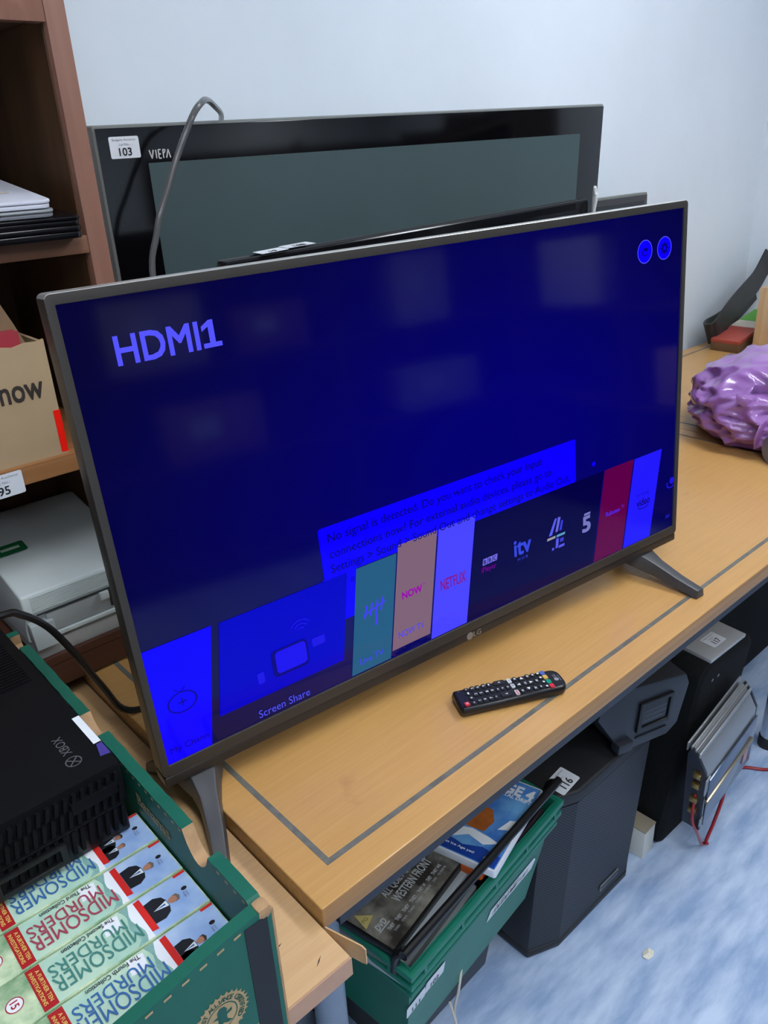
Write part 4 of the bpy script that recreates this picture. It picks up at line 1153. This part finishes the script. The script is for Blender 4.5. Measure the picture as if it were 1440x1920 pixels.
# right-hand pile: dark cases, an orange one, the white ice film on top
oran = M('orange_case', (206, 92, 30), 0.35, var=0.1)
dpur = M('dusky_case', (74, 62, 70), 0.35)
zi = z0c
for lab, sh, x, y, yw in (('dusky disc case at the bottom of the right pile', dpur, 0.352, 0.0865, 0.13), ('black disc case two below the white film case', black_case, 0.352, 0.084, 0.17), ('black disc case just below the orange one', black_case, 0.342, 0.081, 0.20), ('orange disc case directly under the white film case', oran, 0.335, 0.0735, 0.235)):
    disc_case(lab, (x, y), yw, zi, sh, plain, 'disc cases in the crate', th=step - 0.0004, l=0.19)
    zi += step
ice = M('ice_cover', (28, 92, 196), 0.22, col2=(120, 186, 236), vs=12, det=4)
t, cv, tmx, flatm = disc_case('white film case with a blue icy cover on top of the crate', (0.3425, 0.0530), 0.275, zi, white_case, ice, None)
wt = M('ice_white', (232, 240, 248), 0.3)
deepb = M('ice_deep_blue', (24, 66, 158), 0.3)
# this cover reads with its head towards the far right end
hm = fr((0.095, 0.0660, 0.0150), (0, -1, 0), (1, 0, 0))
text('ICE AGE 4', wt, cv, hm @ Matrix.Translation((0.002, 0.072, 0)), w=0.112, h=0.021, bold=0.05)
text('CONTINENTAL DRIFT', wt, cv, hm @ Matrix.Translation((0.010, 0.056, 0)), w=0.100, h=0.0075, bold=0.04)
flat('ice_band', [(-0.0575, -0.0905), (0.0615, -0.0905), (0.0615, -0.068), (0.03, -0.062), (0.0, -0.072), (-0.0575, -0.060)], deepb, cv, hm, 0.0001)
for pts in ([(-0.05, -0.058), (-0.02, -0.064), (0.0, -0.050), (0.028, -0.058), (0.05, -0.045), (0.03, -0.040), (0.0, -0.036), (-0.03, -0.044)], [(-0.04, 0.03), (-0.022, 0.046), (-0.01, 0.034), (0.004, 0.040), (-0.005, 0.022), (-0.03, 0.02)], [(0.035, -0.02), (0.058, -0.01), (0.058, 0.012), (0.045, 0.006)]):
    flat('ice_floe', pts, wt, cv, hm, 0.0002)
flat('rock_shape', [(-0.05, -0.036), (0.018, -0.034), (0.024, -0.008), (0.012, 0.014), (-0.012, 0.018), (-0.036, 0.0)], M('rock_brown', (156, 84, 36), 0.4, col2=(196, 112, 50), vs=40), cv, hm, 0.00025)
text('the best Ice Age yet!', wt, cv, hm @ Matrix.Translation((-0.012, -0.079, 0.0004)), w=0.07, h=0.0055, bold=0.02)
flat('age_roundel', circ(0.046, -0.080, 0.0065, 20), wt, cv, hm, 0.0004)
text('U', deepb, cv, hm @ Matrix.Translation((0.046, -0.080, 0.0006)), h=0.006, bold=0.03)

# grey storage box carrying the crate
gb = M('storage_grey', (58, 60, 64), 0.45, var=0.12, vs=12)
t = thing('storage_box', 'dark grey plastic storage box under the green crate', 'box', (0.215, 0.125, 0), Matrix.Rotation(0.05, 3, 'Z'))
MB().hexa([(0.015, 0.05, 0), (0.27, 0.05, 0), (0.27, 0.30, 0), (0.015, 0.30, 0)], [(0.0, 0.025, 0.185), (0.275, 0.025, 0.185), (0.275, 0.31, 0.185), (0.0, 0.31, 0.185)]).build('tub', gb, t, bevel=0.006, seg=3)
MB().prism(rrect(-0.006, 0.018, 0.281, 0.316, 0.01), 'z', 0.1852, 0.2028).build('lid', gb, t, bevel=0.003)
MB().box((0.165, 0.030, 0.07), (0.172, 0.044, 0.16)).build('handle_slot', M('slot_black', (12, 12, 14), 0.6), t)
mb = MB().tube(smooth_path([(0.318, 0.10, 0.235), (0.306, 0.095, 0.20), (0.300, 0.10, 0.15), (0.306, 0.10, 0.10), (0.297, 0.095, 0.13), (0.290, 0.10, 0.18)], 6), 0.0022, 6)
tag(mb.build('white_string', M('string_white', (206, 200, 186), 0.7)), 'loose loop of white string hanging in front of the grey storage box', 'string')

# tangle beside the table leg
t = thing('cable_coil', 'coil of thick black cable on the floor behind the table leg', 'cable', (0.10, 0.33, 0.0))
pts = []
for k in range(70):
    a = k * 0.36
    pts.append((0.085 * math.cos(a) * (1 + 0.06 * math.sin(k)), 0.085 * math.sin(a) * (1 + 0.05 * math.cos(k * 1.7)), 0.008 + 0.0016 * k))
MB().tube(pts, 0.0072, 8).build('cable_turns', M('cable_thick_black', (20, 20, 22), 0.35), t)
MB().cyl((0.10, -0.03, 0.0), (0.10, -0.03, 0.06), 0.012, 12).build('plug', M('plug_silver', (150, 152, 156), 0.3, metal=0.8), t)
t = thing('metal_case', 'silver and grey metal unit lying beside the cable coil', 'equipment', (0.085, 0.165, 0), Matrix.Rotation(0.2, 3, 'Z'))
MB().box((0, 0, 0), (0.11, 0.055, 0.05)).build('housing', M('unit_grey', (84, 88, 104), 0.4, metal=0.3), t, bevel=0.003)
MB().box((0.012, 0.008, 0.0502), (0.03, 0.045, 0.052)).build('panel', M('unit_silver', (190, 194, 200), 0.3, metal=0.5), t)
MB().box((0.075, 0.008, 0.0502), (0.098, 0.045, 0.052)).build('panel', M('unit_silver', (190, 194, 200), 0.3, metal=0.5), t)

# ------------------------------------------------------------------ black loudspeaker
spk = M('speaker_shell', (34, 35, 38), 0.5, var=0.1, bump=0.15, bs=120)
def grille_mat():
    m = M('speaker_grille', (48, 51, 57), 0.5, metal=0.2)
    nt = m.node_tree
    b = nt.nodes['Principled BSDF']
    tc = nt.nodes.new('ShaderNodeTexCoord')
    vo = nt.nodes.new('ShaderNodeTexVoronoi')
    vo.voronoi_dimensions = '2D'
    vo.inputs['Scale'].default_value = 150
    vo.inputs['Randomness'].default_value = 0.0
    sp = nt.nodes.new('ShaderNodeSeparateXYZ')
    ad = nt.nodes.new('ShaderNodeMath')
    ad.operation = 'ADD'
    cb_ = nt.nodes.new('ShaderNodeCombineXYZ')
    nt.links.new(tc.outputs['Object'], sp.inputs[0])
    nt.links.new(sp.outputs[0], ad.inputs[0])
    nt.links.new(sp.outputs[2], ad.inputs[1])
    df = nt.nodes.new('ShaderNodeMath')
    df.operation = 'SUBTRACT'
    nt.links.new(sp.outputs[0], df.inputs[0])
    nt.links.new(sp.outputs[2], df.inputs[1])
    nt.links.new(ad.outputs[0], cb_.inputs[0])
    nt.links.new(df.outputs[0], cb_.inputs[1])
    nt.links.new(cb_.outputs[0], vo.inputs['Vector'])
    rp = nt.nodes.new('ShaderNodeValToRGB')
    rp.color_ramp.elements[0].position = 0.30
    rp.color_ramp.elements[0].color = lin((14, 14, 16))
    rp.color_ramp.elements[1].position = 0.45
    rp.color_ramp.elements[1].color = lin((58, 62, 70))
    nt.links.new(vo.outputs['Distance'], rp.inputs[0])
    nt.links.new(rp.outputs[0], b.inputs['Base Color'])
    return m
gm = grille_mat()
t = thing('loudspeaker', 'tall black loudspeaker with perforated grille standing on the floor under the table', 'loudspeaker', (0.540, 0.112, 0.0), rot3(0.0, 0.055, 0.0))
def plan(k, z):
    # chamfered front, narrower back
    return [(0.002 + k, 0.10, z), (0.006 + k, 0.026 + k, z), (0.072, 0.0 + k, z), (0.308, 0.0 + k, z), (0.366 - k, 0.03 + k, z), (0.366 - k, 0.10, z), (0.31 - k, 0.34 - k, z), (0.05 + k, 0.34 - k, z)]
HS = 0.422
MB().hexa(plan(0.0, 0.0015), plan(0.0, 0.02)).build('base_cap', spk, t, bevel=0.004)
MB().hexa(plan(0.006, 0.0202), plan(0.006, HS - 0.028)).build('cabinet', spk, t)
MB().hexa(plan(0.0, HS - 0.0278), plan(0.002, HS)).build('top_cap', spk, t, bevel=0.006, seg=3)
mb = MB()
q = [plan(0.002, 0.021), plan(0.002, HS - 0.029)]
for i in (0, 1, 2, 3):
    mb.quad([q[0][i], q[0][i + 1], q[1][i + 1], q[1][i]])
mb.build('grille', gm, t, smooth=0)
gp = fr((0.235, -0.0002, 0.055), (1, 0, 0), (0, 0, 1))
flat('name_plate', [(-0.03, -0.006), (0.03, -0.006), (0.03, 0.006), (-0.03, 0.006)], M('plate_black', (20, 20, 22), 0.3), t, gp, 0.0004)
MB().ring((0.203, 0.0475, 0.267, 0.0625), (0.205, 0.0490, 0.265, 0.061), 'y', -0.0012, 0.001).build('plate_frame', M('plate_frame_grey', (110, 114, 122), 0.4), t)
lot_label(t, fr((0.068, 0.036, HS + 0.0006), (1, 0.1, 0), (-0.1, 1, 0)), 0.056, 0.040, '116')

# faceted black unit on top of the loudspeaker
dk = M('unit_black', (40, 43, 50), 0.45, var=0.12, vs=16)
t = thing('car_stereo_housing', 'faceted black plastic unit with a square recess on top of the loudspeaker', 'equipment', (0.735, 0.094, 0.4240), Matrix.Rotation(0.055, 3, 'X') @ Matrix.Rotation(-0.28, 3, 'Z'))
poly = [(0.0, 0.012), (0.02, 0.0), (0.118, 0.0), (0.140, 0.02), (0.152, 0.11), (0.14, 0.135), (-0.05, 0.155), (-0.06, 0.10)]
MB().prism(poly, 'y', 0.0, 0.18).build('housing', dk, t, bevel=0.004)
MB().ring((0.032, 0.040, 0.112, 0.108), (0.042, 0.050, 0.104, 0.100), 'y', -0.006, 0.004).build('recess_frame', M('recess_black', (14, 14, 16), 0.4), t, bevel=0.002)
MB().box((0.044, -0.003, 0.052), (0.102, 0.002, 0.098)).build('inner_panel', dk, t, bevel=0.002)
for k in range(3):
    MB().box((0.048, -0.0038, 0.062 + 0.011 * k), (0.098, -0.002, 0.0632 + 0.011 * k)).build('panel_line', M('line_grey', (80, 86, 96), 0.4), t)
MB().box((0.036, -0.002, 0.022), (0.11, 0.003, 0.026)).build('ridge', M('recess_black', (14, 14, 16), 0.4), t)
MB().box((-0.012, -0.012, 0.010), (0.022, 0.01, 0.032)).build('corner_lug', dk, t, bevel=0.004)
t = thing('disc_player', 'flat black disc player lying on the loudspeaker behind the recessed unit', 'equipment', (0.572, 0.20, 0.4280), Matrix.Rotation(0.055, 3, 'X') @ Matrix.Rotation(-0.1, 3, 'Z'))
MB().box((0, 0, 0.004), (0.125, 0.14, 0.06)).build('housing', blk_gloss, t, bevel=0.003)
MB().box((0.01, -0.002, 0.02), (0.115, 0.001, 0.046)).build('front_panel', M('recess_black', (14, 14, 16), 0.4), t)
MB().box((0.02, -0.003, 0.05), (0.05, -0.001, 0.054)).build('gold_badge', M('gold_badge', (190, 160, 90), 0.3, metal=0.8), t)
for k in range(4):
    MB().box((0.01 + 0.08 * (k % 2), 0.02 + 0.1 * (k // 2), 0), (0.03 + 0.08 * (k % 2), 0.03 + 0.1 * (k // 2), 0.004)).build('foot', rubber, t)

# ------------------------------------------------------------------ carpeted subwoofer with silver top plate, lot 117
carp = M('black_carpet', (22, 23, 24), 0.9, var=0.25, vs=90, bump=0.3, bs=400, spec=0.2)
t = thing('subwoofer_box', 'black carpeted subwoofer box with a silver top plate labelled 117', 'subwoofer', (0.962, 0.105, 0.0), rot3(0.0, 0.075, 0.06))
SH, SDp = 0.50, 0.40
MB().prism(rrect(0.0, 0.0, 0.228, SH - 0.012, 0.03, 5), 'y', 0.0, SDp).build('cabinet', carp, t, bevel=0.018, seg=3)
MB().box((0.036, 0.006, SH - 0.0125), (0.188, 0.20, SH - 0.004)).build('top_plate', M('brushed_silver', (186, 188, 190), 0.4, metal=0.35, var=0.04, vs=6), t, bevel=0.0015)
lot_label(t, fr((0.108, 0.040, SH - 0.0034), (1, 0.0, 0), (0, 1, 0)), 0.052, 0.034, '117')
for x in (0.05, 0.075):
    MB().tube([(x, -0.001, SH - 0.055), (x, 0.002, SH - 0.055)], 0.004, 10).build('screw', M('screw_chrome', (200, 200, 204), 0.25, metal=1.0), t)
t = thing('white_plinth', 'white laminated block at the foot of the carpeted subwoofer', 'block', (0.915, 0.112, 0.0), Matrix.Rotation(0.02, 3, 'Z'))
MB().box((0, 0, 0), (0.044, 0.14, 0.075)).build('block', M('white_laminate', (214, 214, 206), 0.5), t, bevel=0.002)
MB().box((0.0, -0.0008, 0.088 - 0.012), (0.044, 0.14, 0.080)).build('top_edge', M('laminate_core', (170, 160, 140), 0.7), t)

# finned amplifier leaning on the subwoofer
alu = M('amp_aluminium', (158, 161, 164), 0.36, metal=0.6, var=0.05, vs=10)
alud = M('amp_face', (92, 104, 124), 0.16, metal=0.75)
dkend = M('amp_end_plate', (52, 56, 64), 0.35, metal=0.3)
t = thing('car_amplifier', 'silver finned car amplifier standing on edge against the subwoofer', 'amplifier', (0.958, 0.016, 0.128), rot3(0.05, 0.06, -0.16))
AL, AH, AD = 0.228, 0.232, 0.052
body = [(0.0, 0.0), (AD * 0.75, 0.0), (AD * 0.9, AH - 0.02), (AD * 0.72, AH - 0.002), (0.022, AH - 0.022), (0.004, AH - 0.055)]
MB().prism(body, 'x', 0.004, AL - 0.004).build('heatsink_body', alu, t, bevel=0.006, seg=3)
for k in range(4):
    y = 0.022 + k * 0.0085
    z = AH - 0.020 + k * 0.0052
    MB().box((0.0, y, z - 0.012), (AL, y + 0.0034, z + 0.010)).build('fin', alu, t, bevel=0.0008)
MB().prism([(p_[0] * 0.96 + 0.0012, p_[1]) for p_ in body], 'x', -0.002, 0.0038).build('end_plate', dkend, t)
MB().prism([(p_[0] * 0.96 + 0.0012, p_[1]) for p_ in body], 'x', AL - 0.0038, AL + 0.002).build('end_plate', dkend, t)
MB().box((0.006, -0.0022, 0.012), (AL - 0.006, 0.001, AH - 0.075)).build('mirror_panel', alud, t, bevel=0.001)
MB().box((0.0, -0.006, 0.088), (AL - 0.015, 0.0, 0.098)).build('trim_bar', M('amp_trim', (150, 138, 118), 0.3, metal=0.9), t, bevel=0.0015)
for k, z in enumerate((0.05, 0.085, 0.13, 0.16)):
    MB().box((-0.010, 0.012, z), (-0.002, 0.028, z + 0.014)).build('terminal', M('terminal_brass', (170, 140, 84), 0.3, metal=0.9), t, bevel=0.001)
MB().box((-0.007, 0.002, 0.12), (0.012, 0.0, 0.165)).build('bracket', alu, t)
MB().box((-0.007, 0.002, 0.018), (0.012, 0.0, 0.04)).build('bracket', alu, t)
MB().box((AL - 0.05, -0.0034, 0.04), (AL - 0.03, -0.0024, 0.075)).build('rating_label', M('rating_pink', (176, 140, 140), 0.5), t)
redw = M('red_wire', (150, 26, 36), 0.3)
mb = MB().tube(smooth_path([(0.970, 0.036, 0.27), (0.944, 0.030, 0.24), (0.935, 0.026, 0.17), (0.972, 0.024, 0.10), (1.02, 0.034, 0.03), (1.045, 0.040, 0.0045), (1.055, 0.036, 0.0045)], 6), 0.0034, 8)
tag(mb.build('red_wire', redw), 'thin dark red wire hanging from the amplifier terminals to the floor', 'wire')
mb = MB().tube(smooth_path([(1.09, 0.030, 0.145), (1.085, 0.030, 0.11), (1.07, 0.034, 0.05), (1.052, 0.036, 0.0125), (1.045, 0.030, 0.0125)], 6), 0.0038, 8)
tag(mb.build('red_wire', redw), 'bright red wire slanting from under the amplifier down to the floor', 'wire')
mb = MB().tube(smooth_path([(1.25, 0.13, 0.004), (1.333, 0.092, 0.004), (1.374, 0.041, 0.004), (1.45, -0.02, 0.004), (1.6, -0.06, 0.004)], 6), 0.004, 8)
tag(mb.build('red_wire', redw), 'red wire lying on the blue floor right of the amplifier', 'wire')

# dark kit further back under the table
t = thing('equipment_case', 'black equipment case in the dark behind the subwoofer under the table', 'case', (1.36, 0.27, 0.0))
MB().box((0, 0, 0.012), (0.62, 0.40, 0.56)).build('shell', carp, t, bevel=0.01)
MB().box((0.03, -0.006, 0.44), (0.59, 0.0, 0.448)).build('lid_seam', M('seam_metal', (90, 92, 94), 0.35, metal=0.8), t)
for x in (0.12, 0.45):
    MB().box((x, -0.008, 0.42), (x + 0.03, 0.0, 0.465)).build('clasp', M('clasp_metal', (120, 116, 104), 0.35, metal=0.8), t, bevel=0.001)
for x in (0.02, 0.56):
    for y in (0.03, 0.34):
        MB().box((x, y, 0), (x + 0.03, y + 0.03, 0.012)).build('foot', rubber, t)
mb = MB()
random.seed(21)
# scrap of paper
pap = [(0.0, 0.0, 0.0008), (0.012, -0.004, 0.004), (0.024, 0.002, 0.002), (0.020, 0.012, 0.005), (0.008, 0.016, 0.001), (-0.004, 0.010, 0.004)]
mb.add([(0.713 + x, -0.025 + y, z) for x, y, z in pap] + [(0.723, -0.019, 0.006)], [(i, (i + 1) % 6, 6) for i in range(6)])
o = mb.build('paper_scrap', M('paper_cream', (226, 222, 206), 0.7), None, smooth=0)
o.modifiers.new('thickness', 'SOLIDIFY').thickness = 0.0005
tag(o, 'small torn scrap of white paper on the blue floor', 'paper')

# ------------------------------------------------------------------ the far side of the room, seen only as reflections in the screens
dwood = wood('far_shelf_wood', (70, 48, 36), (48, 32, 24), 0.5, axis='X', sx=2, sy=30)
def shelving(loc, rz, L, lab, cat='shelving'):
    t = thing('shelving_unit', lab, cat, loc, Matrix.Rotation(rz, 3, 'Z'))
    for x in (0, L / 2 - 0.015, L - 0.03):
        MB().box((x, 0, 0), (x + 0.03, 0.4, 2.0)).build('upright', dwood, t)
    for z in (0.1, 0.55, 0.98, 1.4, 1.78):
        MB().box((0.03, 0.005, z), (L - 0.03, 0.395, z + 0.028)).build('shelf', dwood, t)
    MB().box((0.0, 0.398, 0.0), (L, 0.41, 2.0)).build('back_panel', M('far_back', (26, 22, 22), 0.7), t)
    return t
shelving((2.75, -2.35, 0), math.pi, 2.6, 'long dark wooden shelving unit across the room')
shelving((2.42, -0.75, 0), -math.pi / 2, 1.6, 'dark wooden shelving unit along the right wall')

# goods on the far shelves
def carton(x, y, z, w, d, h, col, lab, cat='box', tape=True):
    t = thing('shelf_carton', lab, cat, (x, y, z))
    mm = M('carton_%d_%d_%d' % col, col, 0.6, var=0.08, vs=8)
    MB().box((-w / 2, -d / 2, 0), (w / 2, d / 2, h)).build('carton', mm, t, bevel=0.004)
    if tape:
        MB().box((-w / 2 - 0.0005, -0.02, h), (w / 2 + 0.0005, 0.02, h + 0.0006)).build('sealing_tape', M('carton_tape', (150, 130, 100), 0.3), t)
        MB().box((-w * 0.25, d / 2, h * 0.4), (w * 0.05, d / 2 + 0.0008, h * 0.75)).build('shipping_label', paper, t)
yy = -2.55
carton(0.62, yy, 1.0082, 0.42, 0.30, 0.30, (196, 190, 186), 'wide white carton on the far shelving, chest height')
carton(1.15, yy, 1.0082, 0.34, 0.28, 0.20, (150, 112, 80), 'brown carton on the far shelving beside the wide white one')
carton(1.95, yy, 1.0082, 0.30, 0.28, 0.34, (206, 206, 208), 'tall white carton on the far shelving')
carton(0.75, yy, 1.4282, 0.36, 0.28, 0.22, (120, 128, 140), 'grey carton on the upper far shelf')
carton(1.9, yy, 1.4282, 0.40, 0.28, 0.16, (214, 214, 210), 'flat white carton on the upper far shelf')
carton(2.4, yy, 1.4282, 0.30, 0.28, 0.26, (96, 110, 140), 'blue grey carton on the upper far shelf')
carton(0.8, yy, 0.5782, 0.46, 0.30, 0.26, (168, 130, 96), 'large brown carton on the low far shelf')
carton(2.0, yy, 0.5782, 0.46, 0.30, 0.22, (186, 184, 188), 'large pale carton on the low far shelf')
xx = 2.62
carton(xx, -1.0, 1.0082, 0.28, 0.34, 0.22, (160, 164, 172), 'grey carton on the right wall shelving nearest the corner')
carton(xx, -1.95, 1.0082, 0.28, 0.40, 0.30, (208, 206, 200), 'white carton in the middle of the right wall shelving')
carton(xx, -1.15, 1.4282, 0.28, 0.36, 0.20, (118, 150, 176), 'pale blue carton high on the right wall shelving')
carton(xx, -1.95, 1.4282, 0.28, 0.40, 0.18, (212, 210, 206), 'flat white carton high on the right wall shelving')
carton(xx, -1.2, 0.5782, 0.28, 0.44, 0.24, (172, 132, 96), 'brown carton low on the right wall shelving')
